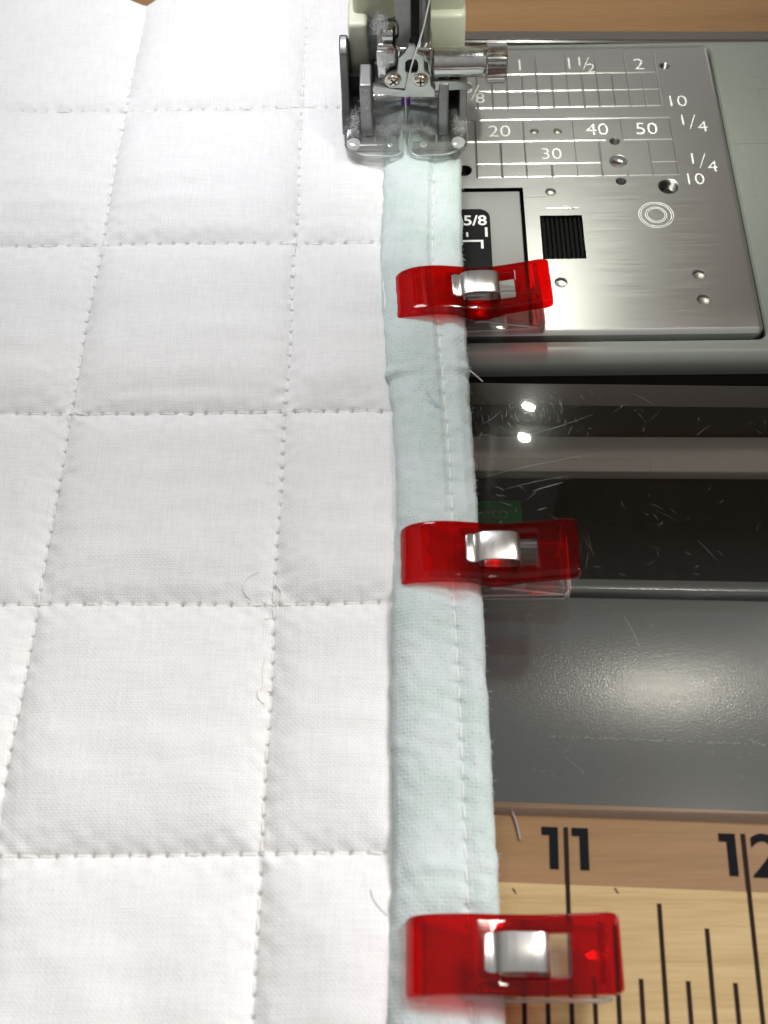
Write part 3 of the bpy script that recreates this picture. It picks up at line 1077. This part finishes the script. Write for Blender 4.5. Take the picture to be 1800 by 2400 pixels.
for x0, x1 in ((FX0 + .1, FX0 + 3.3), (FX1 - 3.3, FX1 - .1)):
    prof = [(-8.6, FZ + 1.5), (-8.0, FZ + 2.4), (-4.6, FZ + 3.2), (-3.2, FZ + 5.0), (6, FZ + 5.6), (12, FZ + 4), (12, FZ + 1.5)]
    mb = MB(); mb.prism(prof, x0, x1, 'YZ')
    mb.build('side_rail', M['smoky'], ft, True, 40, bevel=.5)
for x0, x1 in ((FX0 + 1.6, FM - 1.3), (FM + 1.3, FX1 - 1.6)):
    mb = MB(); mb.cyl((x0, -8.5, FZ + 1.9), (x1, -8.5, FZ + 1.9), .95, n=20)
    mb.build('toe_bar', M['toe'], ft, True, 50)
    for xx in ((x0 + .3) if x0 < FM else (x1 - .3),):
        mb = MB(); mb.lathe((xx, -8.5, FZ + 2.6), (0, -.2, 1), [(0, 1.35), (.35, 1.3), (.6, .8)], 20)
        mb.build('toe_cap', M['rim'], ft, True, 50)
for dx, rr in ((-3.1, .5), (3.4, .75)):
    mb = MB(); mb.lathe((FM + dx, -8.9, FZ + 2.6), (0, 0, 1), [(0, rr), (.25, rr * .95), (.32, rr * .6), (.1, rr * .4)], 20)
    mb.build('sole_stud', M['rim'], ft, True, 50)
for sgn in (-1, 1):
    x0, x1 = FM + sgn * .95, FM + sgn * 6.0
    mb = MB(); mb.tube([(x0, -6.9, FZ + 1.65), (x0, -3.2, FZ + 1.65), (x1, -3.2, FZ + 1.65), (x1, -6.9, FZ + 1.65)], .16, 6)
    mb.build('sole_ridge', M['rim'], ft, True, 50)
rimp = arc(FX0 + 5.5, -4.9, 5.5, 180, 262) + [(FM - 3.0, -10.6)] + arc(FM - 2.6, -8.9, 1.7, 270, 350, 5) + [(FM - .75, -3.0)]
rimq = [(2 * FM - a, b) for a, b in rimp]
for pl in (rimp, rimq):
    mb = MB(); mb.tube([(a, b, FZ + 1.5) for a, b in pl], .2, 8)  # pale tube drawing the light caught along the sole's edge
    mb.build('sole_edge_glint', M['rim'], ft, True, 60)
for x0, x1 in ((-15.0, -12.9), (4.1, 6.2)):  # black fills added between cheek and arm for the shade there
    mb = MB(); mb.box(x0, x1, 2.2, 3.2, 6.7, 15.0)
    mb.build('cheek_gap_shade', M['hole'], ft)
# metal frame
mb = MB(); mb.prism([(2.0, 22.9), (4.0, 23.2), (7.0, 20), (8.0, FZ + 1.7), (-5.0, FZ + 1.7), (-4.4, 9.6), (-1.0, 13.6), (.4, 21.6)], -16.6, -15.0, 'YZ')
mb.build('frame_cheek', M['dark_metal'], ft, True, 40, bevel=.3)
mb = MB(); mb.prism([(0, 15.8), (2.4, 16.4), (7.0, 15), (8.0, FZ + 1.7), (-5.0, FZ + 1.7), (-4.4, 9.4), (-1.6, 12.6)], 6.2, 7.8, 'YZ')
mb.build('frame_cheek', M['nickel'], ft, True, 40, bevel=.3)
for x0, x1 in ((-12.9, -10.6), (2.2, 4.1)):
    mb = MB(); mb.prism([(-3.6, 17.6), (2, 18.2), (4, FZ + 1.6), (-5.2, FZ + 1.6), (-5.6, 8.4), (-4.8, 11)], x0, x1, 'YZ')
    mb.build('ankle_arm', M['grey_metal'], ft, True, 40, bevel=.35)
mb = MB(); mb.cyl((-15, 4.6, 7.9), (6.4, 4.6, 7.9), .9, n=20)
mb.build('pivot_pin', M['chrome'], ft, True)
mb = MB(); mb.box(-10.6, 2.2, 6.4, 7.6, 6.6, 14.5, .4)
mb.build('ankle_bridge', M['dark_metal'], ft, True)

# ------------------------------------------------------------------ quilt
CLIPS = [(-5.7, -46.0, 0.0, 2.4), (-4.9, -98.7, AT, .2), (-3.9, -158.9, TZ + 2.0, -.6)]     # tip x, y, base z, turn
q = empty('quilt', (-40, -70, 0))
tag(q, 'white quilted cotton panel with pale mint binding along its right edge', 'quilt')
SX = [-25.4, -62.6, -100.5]
SY = [45.6, 8.0, -29.4, -68.4, -105.2, -144.3, -182]
wob1, wob2 = Waves(8, 30, 90), Waves(8, 30, 90)


def seam_x(i, y): return SX[i] + .16 * wob1(y, 0 * y + 50 * i) + (.012 * (y + 60) if i == 1 else 0)
def seam_y(i, x): return SY[i] + .17 * wob2(x, 0 * x + 50 * i) - .004 * (x + 40)


def lift(x, y):
    r = sstep(-34, -5, x)
    g = 0
    for (tx, ty, bz, a) in CLIPS:
        g = g + (1.75 + bz) * np.exp(-((y - ty) / 13.0) ** 2)
    return r * g + .15 - 1.2 * sstep(-128, -150, y)


big = Waves(14, 14, 45)
mid_ = Waves(18, 5, 14)
puck = Waves(22, 1.8, 5.0)
fold = Waves(10, 5, 12, 4.0, 1.0)


def quilt_z(x, y):
    dx = np.full(np.broadcast(x, y).shape, 99.0)
    for i in range(3):
        dx = np.minimum(dx, abs(x - seam_x(i, y)))
    dy = np.full_like(dx, 99.0)
    for i in range(len(SY)):
        dy = np.minimum(dy, abs(y - seam_y(i, x)))
    de = np.maximum(-6.6 - x, 0) + .4
    px_ = 1 - np.exp(-(dx / 2.7) ** 1.0)
    py_ = 1 - np.exp(-(dy / 3.0) ** 1.0)
    pe = 1 - .85 * np.exp(-de / 3.2)
    z = 2.35 + 2.0 * px_ * py_ * pe
    z = z + .10 * np.minimum(px_, py_)
    z = z + .10 * big(x, y) * px_ * py_
    z = z + .025 * mid_(x, y)
    near = np.exp(-dx / 2.6) + np.exp(-dy / 2.6)
    z = z + .075 * puck(x, y) * near
    z = z + .05 * fold(x, y) * py_ * px_
    for (fy, am, w) in ((-13.2, .30, 1.6), (-19.2, .34, 1.5), (-24.0, -.30, 1.6), (-52, .22, 2.4), (-60, .25, 2.2), (-64.5, -.2, 1.3)):
        z = z + am * np.exp(-((y - fy - .6 * np.sin(x / 9.0)) / w) ** 2) * px_ * sstep(-2, -12, x) * (.6 + .4 * np.sin(x / 17.0 + fy))
    # pressed flat under the foot
    foot = np.exp(-((x + 12) / 9.0) ** 4 - ((y - 2) / 11.0) ** 4)
    z = z * (1 - .18 * foot)
    return lift(x, y) + z


EX0, EX1, EY0, EY1, ST = -104.0, -4.6, -180.0, 45.6, .21
gx = np.arange(EX0, EX1, ST)
gy = np.arange(EY0, EY1, ST)
QX, QY = np.meshgrid(gx, gy, indexing='ij')
# far edge: slightly uneven, nipped in at the seam
edge = 45.2 - 2.4 * np.exp(-((QX + 62.0) / 4.0) ** 2) + .10 * sstep(-60, 0, QX) * 30 - .5 * sstep(-70, -110, QX)
tfrac = (QY - EY0) / (EY1 - EY0)
QY = QY + (edge - EY1) * sstep(.85, 1.0, tfrac)
QZ = quilt_z(QX, QY)
roll = np.clip((edge - QY) / 2.2, 0, 1)
QZ = .2 + (QZ - .2) * np.sqrt(np.clip(1 - (1 - roll) ** 2, 0, 1))

# stitches and their needle holes
stitches = []


def run(fn, t0, t1, along, pitch):
    t = t0 + random.uniform(0, pitch)
    pts = []
    while t < t1:
        pts.append(t)
        t += pitch * random.uniform(.92, 1.08)
    for a, b in zip(pts[:-1], pts[1:]):
        if along == 'x':
            stitches.append(((a, float(fn(np.array(a)))), (b, float(fn(np.array(b))))))
        else:
            stitches.append(((float(fn(np.array(a))), a), (float(fn(np.array(b))), b)))


FR = [(-88, 41), (-83, 8), (-78, -29), (-73, -68), (-67.5, -105), (-64, -144)]
for i, x0 in ((1, -84), (2, -79), (3, -74), (4, -69), (5, -65)):
    run(lambda x, i=i: seam_y(i, x), x0, -7.2, 'x', 2.55)
run(lambda y: seam_x(0, y), -169, 37.5, 'y', 2.6)
run(lambda y: seam_x(1, y), -136, 36.5, 'y', 2.6)
hp = {}
for a, b in stitches:
    hp[(round(a[0], 2), round(a[1], 2))] = 1
    hp[(round(b[0], 2), round(b[1], 2))] = 1
for (hx, hy) in hp:
    i0, j0 = int((hx - EX0) / ST), int((hy - EY0) / ST)
    sl = (slice(max(i0 - 5, 0), i0 + 7), slice(max(j0 - 5, 0), j0 + 7))
    if QX[sl].size:
        r2 = (QX[sl] - hx) ** 2 + (QY[sl] - hy) ** 2
        QZ[sl] -= .95 * np.exp(-r2 / .25 ** 2) * random.uniform(.6, 1.1)
qt = grid_mesh('quilt_top', np.stack([QX, QY, QZ], -1), M['cotton'], q)
# backing sheet below and the closing side
bx_ = np.linspace(EX0, 6.0, 60)
by_ = np.linspace(EY0, 40.0, 160)
BX, BY = np.meshgrid(bx_, by_, indexing='ij')
grid_mesh('quilt_backing', np.stack([BX, BY, lift(BX, BY) - .05], -1), M['cotton'], q)


def surf(x, y): return float(quilt_z(np.array(x), np.array(y)))


def stitch_mesh(name, n=7):
    mb = MB()
    pts = []
    for i in range(n):
        t = i / (n - 1)
        pts.append((t - .5, 0, .16 * (1 - (2 * t - 1) ** 4) - .05))
    # unit-long bar along x, squashed tube
    v, f = [], []
    ns = 8
    for i, (x, y, z) in enumerate(pts):
        r = .5 * (1 - .55 * abs(2 * i / (n - 1) - 1) ** 3)
        for k in range(ns):
            t = 2 * math.pi * k / ns
            v.append((x, r * math.cos(t), z + .55 * r * math.sin(t)))
    for i in range(n - 1):
        for k in range(ns):
            j = (k + 1) % ns
            f.append((i * ns + k, i * ns + j, (i + 1) * ns + j, (i + 1) * ns + k))
    f += [tuple(range(ns - 1, -1, -1)), tuple(range((n - 1) * ns, n * ns))]
    me = bpy.data.meshes.new(name)
    me.from_pydata([tuple(c for c in p) for p in v], [], f)
    me.polygons.foreach_set('use_smooth', [True] * len(me.polygons))
    me.materials.append(M['thread'])
    return me


st_me = stitch_mesh('stitch')


def put_stitch(name, me, parent, p, q_, width, height):
    p, q_ = Vector(p), Vector(q_)
    d = q_ - p
    o = bpy.data.objects.new(name, me)
    COL.objects.link(o)
    o.parent = parent
    c = (p + q_) / 2 - Vector(ORG[parent])
    o.location = c * S
    xa = d.normalized()
    ya = Vector((0, 0, 1)).cross(xa).normalized()
    za = xa.cross(ya)
    o.rotation_euler = Matrix((xa, ya, za)).transposed().to_euler()
    o.scale = (d.length * S, width * S, height * S)
    return o


for a, b in stitches:
    pa, pb = Vector((*a, surf(*a) + .02)), Vector((*b, surf(*b) + .02))
    d = (pb - pa).normalized()
    j = Vector((random.gauss(0, .05), random.gauss(0, .05), 0))
    put_stitch('stitch', st_me, qt, pa + d * .22 + j, pb - d * .16 - j, .30, .42)

# binding
xl_y = [-200, -166, -149, -138.6, -120, -105, -92, -80, -70, -59, -46, -34, -20, -9.5, 5, 30, 60]
xl_x = [-7.3, -7.3, -6.8, -6.5, -6.9, -6.8, -6.2, -6.1, -6.9, -7.9, -8.7, -9.0, -8.6, -8.5, -8.6, -8.6, -8.6]
xr_x = [8.0, 8.0, 7.9, 7.75, 7.5, 7.3, 7.1, 6.9, 6.7, 6.5, 6.3, 6.3, 6.5, 6.8, 6.8, 6.6, 6.6]
xs_x = [3.4, 3.4, 3.4, 3.35, 3.1, 2.6, 2.8, 2.75, 2.3, 1.8, .9, .5, 1.1, 1.4, 1.4, 1.3, 1.3]
by = np.arange(-186, 27, .12)


def smooth_interp(y, arr):
    yy = np.arange(-210, 70, 1.0)
    a = np.interp(yy, xl_y, arr)
    k = np.exp(-(np.arange(-12, 13) / 5.0) ** 2); k /= k.sum()
    a = np.convolve(np.pad(a, 12, mode='edge'), k, 'valid')
    return np.interp(y, yy, a)


edge_w, edge_w2 = Waves(12, 4, 14), Waves(12, 4, 16)


def b_xl(y): return smooth_interp(y, xl_x) + .045 * edge_w(y, 0 * y)
def b_xr(y): return smooth_interp(y, xr_x) + .035 * edge_w2(y, 0 * y)
def b_xs(y): return smooth_interp(y, xs_x)


def clip_press(y):
    g = 0 * y
    for (tx, ty, bz, a) in CLIPS:
        g = g + np.exp(-((y - ty) / 6.5) ** 4)
    return g


def bind_section(y):
    """Points (x, z) across the binding at every y."""
    xl, xr, xm = b_xl(y), b_xr(y), b_xs(y)
    zb = lift(0 * y + 2.0, y)
    foot = np.exp(-((y - 2) / 12.5) ** 6)
    T = 4.45 - 1.05 * clip_press(y) - .9 * foot
    zl = np.maximum(np.maximum(quilt_z(xl, y), quilt_z(xl - .5, y)), quilt_z(xl + .8, y)) + .12
    zq = zb + T
    P = [(xl + .5, zl - .6), (xl + .02, zl - .1), (xl - .02, zl * .5 + zq * .5 - .15), (xl + .35, zq + .05), (xl + 1.1, zq + .62), (xl + 2.6, zq + 1.22), (xl * .5 + xm * .5, zq + 1.42), (xm - 1.5, zq + 1.02),
         (xm - .6, zq + .58), (xm, zq + .36), (xm + .6, zq + .46), (xm * .5 + xr * .5, zq + .50), (xr - 1.1, zq - .08), (xr - .35, zq - .7), (xr, zq - 1.8), (xr - .1, zb + 1.1), (xr - .7, zb + .4), (xr - 2.2, zb + .12), (xr - 5, zb + .08)]
    return np.stack([np.stack(p, -1) for p in P], 1)


def catmull(P, n):
    """P: (ny, k, 2) -> (ny, n, 2), evenly spaced along each section."""
    k = P.shape[1]
    Q = np.concatenate([P[:, :1], P, P[:, -1:]], 1)
    out = []
    for i in range(k - 1):
        p0, p1, p2, p3 = Q[:, i], Q[:, i + 1], Q[:, i + 2], Q[:, i + 3]
        for t in np.linspace(0, 1, 12, endpoint=False):
            out.append(.5 * (2 * p1 + (p2 - p0) * t + (2 * p0 - 5 * p1 + 4 * p2 - p3) * t ** 2 + (3 * p1 - p0 - 3 * p2 + p3) * t ** 3))
    out.append(P[:, -1])
    D = np.stack(out, 1)
    seg = np.sqrt(((D[:, 1:] - D[:, :-1]) ** 2).sum(-1))
    s = np.concatenate([np.zeros((len(D), 1)), np.cumsum(seg, 1)], 1)
    res = np.zeros((len(D), n, 2))
    arc_ = np.zeros((len(D), n))
    for r in range(len(D)):
        u = np.linspace(0, s[r, -1], n)
        arc_[r] = u
        res[r, :, 0] = np.interp(u, s[r], D[r, :, 0])
        res[r, :, 1] = np.interp(u, s[r], D[r, :, 1])
    return res, arc_


NB = 190
sec, arcs = catmull(bind_section(by), NB)
BV = np.zeros((len(by), NB, 3))
BV[..., 0] = sec[..., 0]
BV[..., 1] = by[:, None]
BV[..., 2] = sec[..., 1]
tx_ = np.gradient(BV, axis=1)
ty_ = np.gradient(BV, axis=0)
nrm = np.cross(ty_, tx_)
nrm *= -1 if nrm[..., 2].mean() < 0 else 1
nrm /= np.linalg.norm(nrm, axis=-1, keepdims=True) + 1e-9
A, Y_ = arcs, np.broadcast_to(by[:, None], arcs.shape)
warp = Waves(10, 8, 30)
warp2 = Waves(10, 8, 30)
warp3, warp4 = Waves(14, 2, 6), Waves(14, 2, 6)
wa, wy = A + .09 * warp(A, Y_) + .03 * warp3(A, Y_), Y_ + .12 * warp2(A, Y_) + .03 * warp4(A, Y_)
pit = .58
sa, sy_ = np.sin(np.pi * wa / pit), np.sin(np.pi * wy / pit)
slub = Waves(30, .9, 2.6, 1.6, 1.0)(A, Y_)
weave = (np.abs(sa) * np.abs(sy_) - .4) * (.085 + .03 * slub) + sa * sy_ * (.020 + .008 * slub) + .006 * np.cos(2 * np.pi * wa / pit) + .006 * np.cos(2 * np.pi * wy / pit)
w1, w2, w3 = Waves(16, 5, 16, 1.5, 1.0), Waves(16, 2.2, 5), Waves(10, 3, 8, 3.0, 1.0)
disp = weave + .055 * w1(A, Y_) + .03 * w2(A, Y_) + .012 * w3(A + .8 * Y_, Y_)
for fy, am, w in ((-61.6, .34, .9), (-63.2, -.30, .8), (-147.0, .30, 1.0), (-148.8, -.22, .9), (-15.5, .22, .9), (-26.0, .25, 1.3), (-28.4, -.2, 1.1), (-68.6, -.22, 1.3), (-105.4, -.24, 1.3), (-125, .12, 1.6), (-84, .12, 1.5)):
    disp = disp + am * np.exp(-((Y_ - fy - .10 * (A - 7)) / w) ** 2) * (.55 + .45 * np.sin(A / 2.2 + fy))
# pulled in along the stitching, stitch by stitch
bst = np.arange(-170.0, -11.5, 2.95)
bst = bst + rng.uniform(-.12, .12, len(bst))
xm = b_xs(by)[:, None]
dst = np.abs(BV[..., 0] - xm)
ph = np.min(np.abs(by[:, None] - bst[None, :]), 1)[:, None]
disp = disp - .20 * np.exp(-(dst / .8) ** 2) * np.exp(-(ph / .55) ** 2) * (BV[..., 2] > lift(0, 0) - 5)
BV = BV + nrm * disp[..., None]
bd = grid_mesh('binding', BV, M['mint'], q)


def bind_top(x, y):
    i = int(np.clip(round((y + 186) / .12), 0, len(by) - 1))
    row = BV[i]
    s_ = slice(40, 143)
    return float(np.interp(x, row[s_, 0], row[s_, 2]))


for a, b in zip(bst[:-1], bst[1:]):
    xa, xb = float(b_xs(np.array(a))), float(b_xs(np.array(b)))
    pa, pb = Vector((xa, a, bind_top(xa, a) + .03)), Vector((xb, b, bind_top(xb, b) + .03))
    pm = bind_top((xa + xb) / 2, (a + b) / 2)
    up = max(0, pm - (pa.z + pb.z) / 2)
    d = (pb - pa).normalized()
    u_ = Vector((0, 0, up * .75))
    j = Vector((random.gauss(0, .07), 0, 0))
    put_stitch('topstitch', st_me, bd, pa + d * .35 + u_ + j, pb - d * .25 + u_ - j, .30, .55)

# ------------------------------------------------------------------ sewing clips
def interp_profile(pts, n):
    P = np.array(pts, float)[None]
    r, _ = catmull(P, n)
    return r[0]


def make_clip():
    root = empty('sewing_clip', (0, 0, 0))
    W = 5.0
    # red upper jaw
    prof = interp_profile([(.35, 4.6), (.55, 5.8), (1.7, 7.0), (4, 7.75), (7, 7.85), (10, 7.45), (13, 7.0), (16, 6.8), (19, 7.1), (22, 7.6), (25, 8.15), (27.2, 8.5)], 46)
    ysn = [-W, -4.0, -2.75, 2.75, 4.0, W]
    V, F = [], []
    for i, (x, z) in enumerate(prof):
        kw = {0: .93, 1: .98, len(prof) - 1: .90, len(prof) - 2: .97}.get(i, 1.0)
        for y in ysn:
            V.append((x, y * (kw if abs(y) > 4.5 else 1), z))
    nn = len(ysn)
    for i in range(len(prof) - 1):
        xm_ = (prof[i][0] + prof[i + 1][0]) / 2
        for j in range(nn - 1):
            if 11.2 < xm_ < 21.0 and j == 2:
                continue
            a = i * nn + j
            F.append((a, a + nn, a + nn + 1, a + 1))
    jaw = mesh('upper_jaw', V, F, M['red'], root, True)
    sd = jaw.modifiers.new('thick', 'SOLIDIFY'); sd.thickness = 2.15 * S; sd.offset = 0; sd.use_even_offset = True
    bv = jaw.modifiers.new('round', 'BEVEL'); bv.width = .38 * S; bv.segments = 3; bv.limit_method = 'ANGLE'; bv.angle_limit = R(50)
    # hinge cheeks and grip rib
    for s_ in (-1, 1):
        mb = MB()
        y0, y1 = sorted((s_ * 3.2, s_ * 4.7))
        mb.prism([(8.6, 7.2), (10.8, 5.6), (13.4, 4.3), (15.6, 4.3), (18, 5.1), (21.5, 6.9), (19, 6.6), (16, 6.3), (13, 6.4), (10.6, 6.95)], y0, y1, 'XZ')
        mb.build('hinge_cheek', M['red'], root, True, 40, bevel=.3)
    mb = MB(); mb.tube([(24.6, -3.8, 9.1), (24.6, 3.8, 9.1)], .36, 12)
    mb.build('grip_rib', M['red'], root, True)
    # clear lower jaw
    mb = MB()
    mb.box(.4, 26.3, -4.8, 4.8, .02, 1.55, .3)
    mb.build('lower_jaw', M['clear'], root, True)
    for s_ in (-1, 1):
        y0, y1 = sorted((s_ * 3.9, s_ * 4.75))
        mb = MB()
        mb.prism([(11.4, 1.6), (13.6, 4.1), (15.4, 4.1), (20, 2.9), (25.6, 1.62)], y0, y1, 'XZ')
        mb.build('jaw_wall', M['clear'], root, True, 40, bevel=.2)
    mb = MB(); mb.box(24.9, 26.3, -4.8, 4.8, 1.3, 3.5, .35)
    mb.build('jaw_lip', M['clear'], root, True)
    for zz in (.25, 1.5):  # pale tubes drawing the light caught on the clear jaw's edges
        mb = MB(); mb.tube([(12.0, -4.7, zz), (25.4, -4.7, zz), (26.2, -3.9, zz), (26.2, 3.9, zz), (25.4, 4.7, zz), (12, 4.7, zz)], .16, 8)
        mb.build('jaw_rim_glint', M['rim'], root, True, 60)
    mb = MB(); mb.tube([(26.1, -4.6, 3.4), (26.1, 4.6, 3.4)], .17, 8)
    mb.tube([(26.1, -4.6, .3), (26.1, -4.6, 3.4)], .15, 8)
    mb.tube([(13.6, -4.75, 4.1), (15.4, -4.75, 4.1), (20, -4.75, 2.9), (25.6, -4.75, 1.62)], .14, 8)
    mb.build('jaw_edge_glint', M['rim'], root, True, 60)
    # spring steel band
    sp = interp_profile([(9.6, 8.95), (10.3, 8.75), (10.9, 8.6), (11.3, 8.75), (11.7, 9.2), (12.6, 9.5), (14.6, 9.6), (16.6, 9.45), (17.5, 9.1), (17.9, 8.3), (18.0, 6.0), (17.2, 3.6), (15.2, 2.2), (12.8, 1.9)], 60)
    V, F = [], []
    for i, (x, z) in enumerate(sp):
        w = 2.5 * (.86 if i == 0 else .95 if i == 1 else 1)
        V += [(x, -w, z), (x, 0, z), (x, w, z)]
    for i in range(len(sp) - 1):
        a = i * 3
        F += [(a, a + 3, a + 4, a + 1), (a + 1, a + 4, a + 5, a + 2)]
    spr = mesh('spring', V, F, M['spring'], root, True)
    sd = spr.modifiers.new('thick', 'SOLIDIFY'); sd.thickness = .36 * S; sd.offset = 0
    bv = spr.modifiers.new('round', 'BEVEL'); bv.width = .1 * S; bv.segments = 2; bv.limit_method = 'ANGLE'; bv.angle_limit = R(50)
    return root


clip0 = make_clip()
labels = ['red sewing clip nearest the presser foot, its clear jaw on the machine bed',
          'middle red sewing clip, gripping the mint binding over the dark acrylic insert',
          'blurred red sewing clip nearest the camera, lying above the wooden ruler marks']
for k, (x, y, z, a) in enumerate(CLIPS):
    if k == 0:
        c = clip0
    else:
        c = clip0.copy()
        COL.objects.link(c)
        for ch in clip0.children:
            d = ch.copy()
            COL.objects.link(d)
            d.parent = c
    c.location = Vector((x, y, z + .03)) * S
    c.rotation_euler = (0, R((0, 0, -3.5)[k]), R(a))
    tag(c, labels[k], 'sewing clip', 'red sewing clips along the binding')

# ------------------------------------------------------------------ threads and lint
def thread_obj(name, pts, r, m, label, cat, n=8, res=10):
    P = np.array(pts, float)
    out = []
    Q = np.concatenate([P[:1], P, P[-1:]])
    for i in range(len(P) - 1):
        p0, p1, p2, p3 = Q[i:i + 4]
        for t in np.linspace(0, 1, res, endpoint=False):
            out.append(.5 * (2 * p1 + (p2 - p0) * t + (2 * p0 - 5 * p1 + 4 * p2 - p3) * t ** 2 + (3 * p1 - p0 - 3 * p2 + p3) * t ** 3))
    out.append(P[-1])
    mb = MB(); mb.tube(out, r, n)
    o = mb.build(name, m, None, True, 60)
    tag(o, label, cat)
    return o


thread_obj('needle_thread', [(4.0, -3, 80), (1.2, -4.6, 45), (-.55, -5.5, 33), (-2.9, -5.7, 24), (-4.15, -5.4, 18.0), (-4.25, -2.2, 15.6), (-4.2, -1.15, 12.5), (-4.12, -.95, 9), (-4.1, -.6, 5.2)], .14, M['thread'],
           'taut white thread running down from above to the needle', 'thread')


def on_quilt(pts_px, up):
    out = []
    for i, (px, py) in enumerate(pts_px):
        p = px2w(px, py, 4.0)
        z = surf(p.x, p.y)
        p = px2w(px, py, z + up)
        out.append((p.x, p.y, surf(p.x, p.y) + up))
    return out


def tz(a, b): return (540 + a * .1627, 1320 + b * .1627)
thread_obj('loose_thread', on_quilt([tz(*p) for p in ((400, 130), (270, 190), (200, 270), (180, 360), (230, 470), (290, 520))], .12), .06, M['thread'], 'thin curled loose thread arching left of the right-hand quilting seam', 'thread')
thread_obj('loose_thread', on_quilt([tz(*p) for p in ((650, 300), (730, 400), (720, 500), (660, 580), (600, 680), (570, 780), (500, 800))], .14), .11, M['thread'], 'thick loose thread loop hooked over the crossing of two seams', 'thread')
thread_obj('loose_thread', on_quilt([tz(*p) for p in ((500, 1390), (470, 1560), (470, 1740), (400, 1840), (410, 1950), (490, 2030))], .12), .12, M['thread'], 'pulled slack stitch hanging off the seam below the thread loop', 'thread')
thread_obj('loose_thread', on_quilt([tz(*p) for p in ((540, 1850), (600, 1830), (660, 1770))], .10), .08, M['thread'], 'short thread end poking right beside the slack stitch', 'thread')
thread_obj('blue_fibre', on_quilt([(868, 2085), (876, 2110), (893, 2132), (908, 2146)], .06), .05, M['blue_thread'], 'short blue fibre on white cotton beside the binding above the nearest clip', 'fibre')
p, q2 = px2w(1198, 1896, TZ + .2), px2w(1219, 1968, TZ + .2)
thread_obj('thread_scrap', [tuple(p), tuple((p + q2) / 2 + Vector((.15, 0, .1))), tuple(q2)], .16, simple('scrap_thread', (.34, .28, .25), .8), 'short pale thread scrap lying on the brown ruler band left of number 11', 'thread')
p1 = px2w(1072, 882, 4.5); p2 = px2w(1118, 890, 2.5)
fz = float(b_xr(np.array(-60.5)))
thread_obj('binding_wisp', [(fz - .6, -60.3, 3.6), (fz + .6, -60.6, 3.2), (fz + 2.6, -61.2, 1.2)], .13, M['thread'], 'white wisp of fibre sticking out of the binding edge over the gap', 'fibre')
bl = []
for i, (px, py) in enumerate([(1000, 925), (1012, 940), (1026, 952), (1018, 958), (1005, 945), (1030, 958), (1045, 962)]):
    w_ = px2w(px, py, 5.2)
    bl.append((w_.x, w_.y, bind_top(w_.x, w_.y) + .16))
thread_obj('blue_fibre', bl, .028, M['blue_thread'], 'tiny blue fibre tangle caught on the mint binding between the two far clips', 'fibre')

# fluff on the foot and clamp
fl = MB()


def fluff(cx, cy_, cz, rx, ry, rz, n, ln):
    for _ in range(n):
        while True:
            a, b, c = (random.uniform(-1, 1) for _ in range(3))
            if a * a + b * b + c * c < 1:
                break
        p = Vector((cx + a * rx, cy_ + b * ry, cz + c * rz))
        d = Vector((random.gauss(0, 1), random.gauss(0, 1), random.gauss(0, .6))).normalized()
        k = Vector((random.gauss(0, 1), random.gauss(0, 1), random.gauss(0, 1))) * .9
        l = ln * random.uniform(.4, 1.2)
        pts = [p + d * (l * t) + k * (l * .6 * math.sin(t * 3.0)) * t for t in (0, .25, .5, .75, 1)]
        fl.tube(pts, random.uniform(.012, .022), 3)


fluff(-8.8, -3.2, 30.4, 1.5, .8, 2.6, 300, .9)
fluff(-7.8, -4.2, 24.2, 1.5, .6, 2.2, 260, .8)
fluff(-4.2, -3.0, 6.9, 6.0, .9, .5, 520, 1.3)
fluff(-8.5, -4.2, 7.0, 1.6, 1.2, .6, 160, 1.2)
fluff(1.0, -4.2, 7.2, 1.8, 1.3, .6, 180, 1.2)
fluff(6.4, -4.4, 9.3, 1.3, 2.6, .6, 200, 1.0)
fluff(-14.2, -3.6, 10.2, 1.2, 2.8, .5, 150, 1.0)
fluff(-14.6, -5.0, 8.6, 1.4, 2.4, .5, 300, .55)
fluff(6.3, -5.2, 8.6, 1.4, 2.4, .5, 300, .55)
fluff(-11.7, -4.4, 14.5, .9, .6, 3.2, 120, .8)
fluff(-4.4, -5.0, 16.6, 5.6, .35, .35, 190, .8)
fluff(6, -1.2, 22.9, 5.0, 1.2, .5, 260, .8)
fo = fl.build('lint', M['lint'], None, True, 80)
tag(fo, 'grey white lint fluff clinging to the presser foot and needle clamp', 'lint', kind='stuff')

# hairs along the binding edge
fz_ = MB()
for _ in range(260):
    y = random.uniform(-168, -12)
    x = float(b_xr(np.array(y)))
    i = int(np.clip(round((y + 186) / .12), 0, len(by) - 1))
    k = random.randint(118, 146)
    pb = Vector(BV[i, k]); nn_ = Vector(nrm[i, k])
    d = (nn_ + Vector((random.gauss(0, .5), random.gauss(0, .8), random.gauss(0, .4)))).normalized()
    l = random.uniform(.2, .8)
    fz_.tube([pb, pb + d * l * .5, pb + d * l + Vector((0, random.gauss(0, .2), -.1))], .022, 3)
fzo = fz_.build('binding_fuzz', M['mint'], q, True, 80)
tag(fzo, kind='stuff')
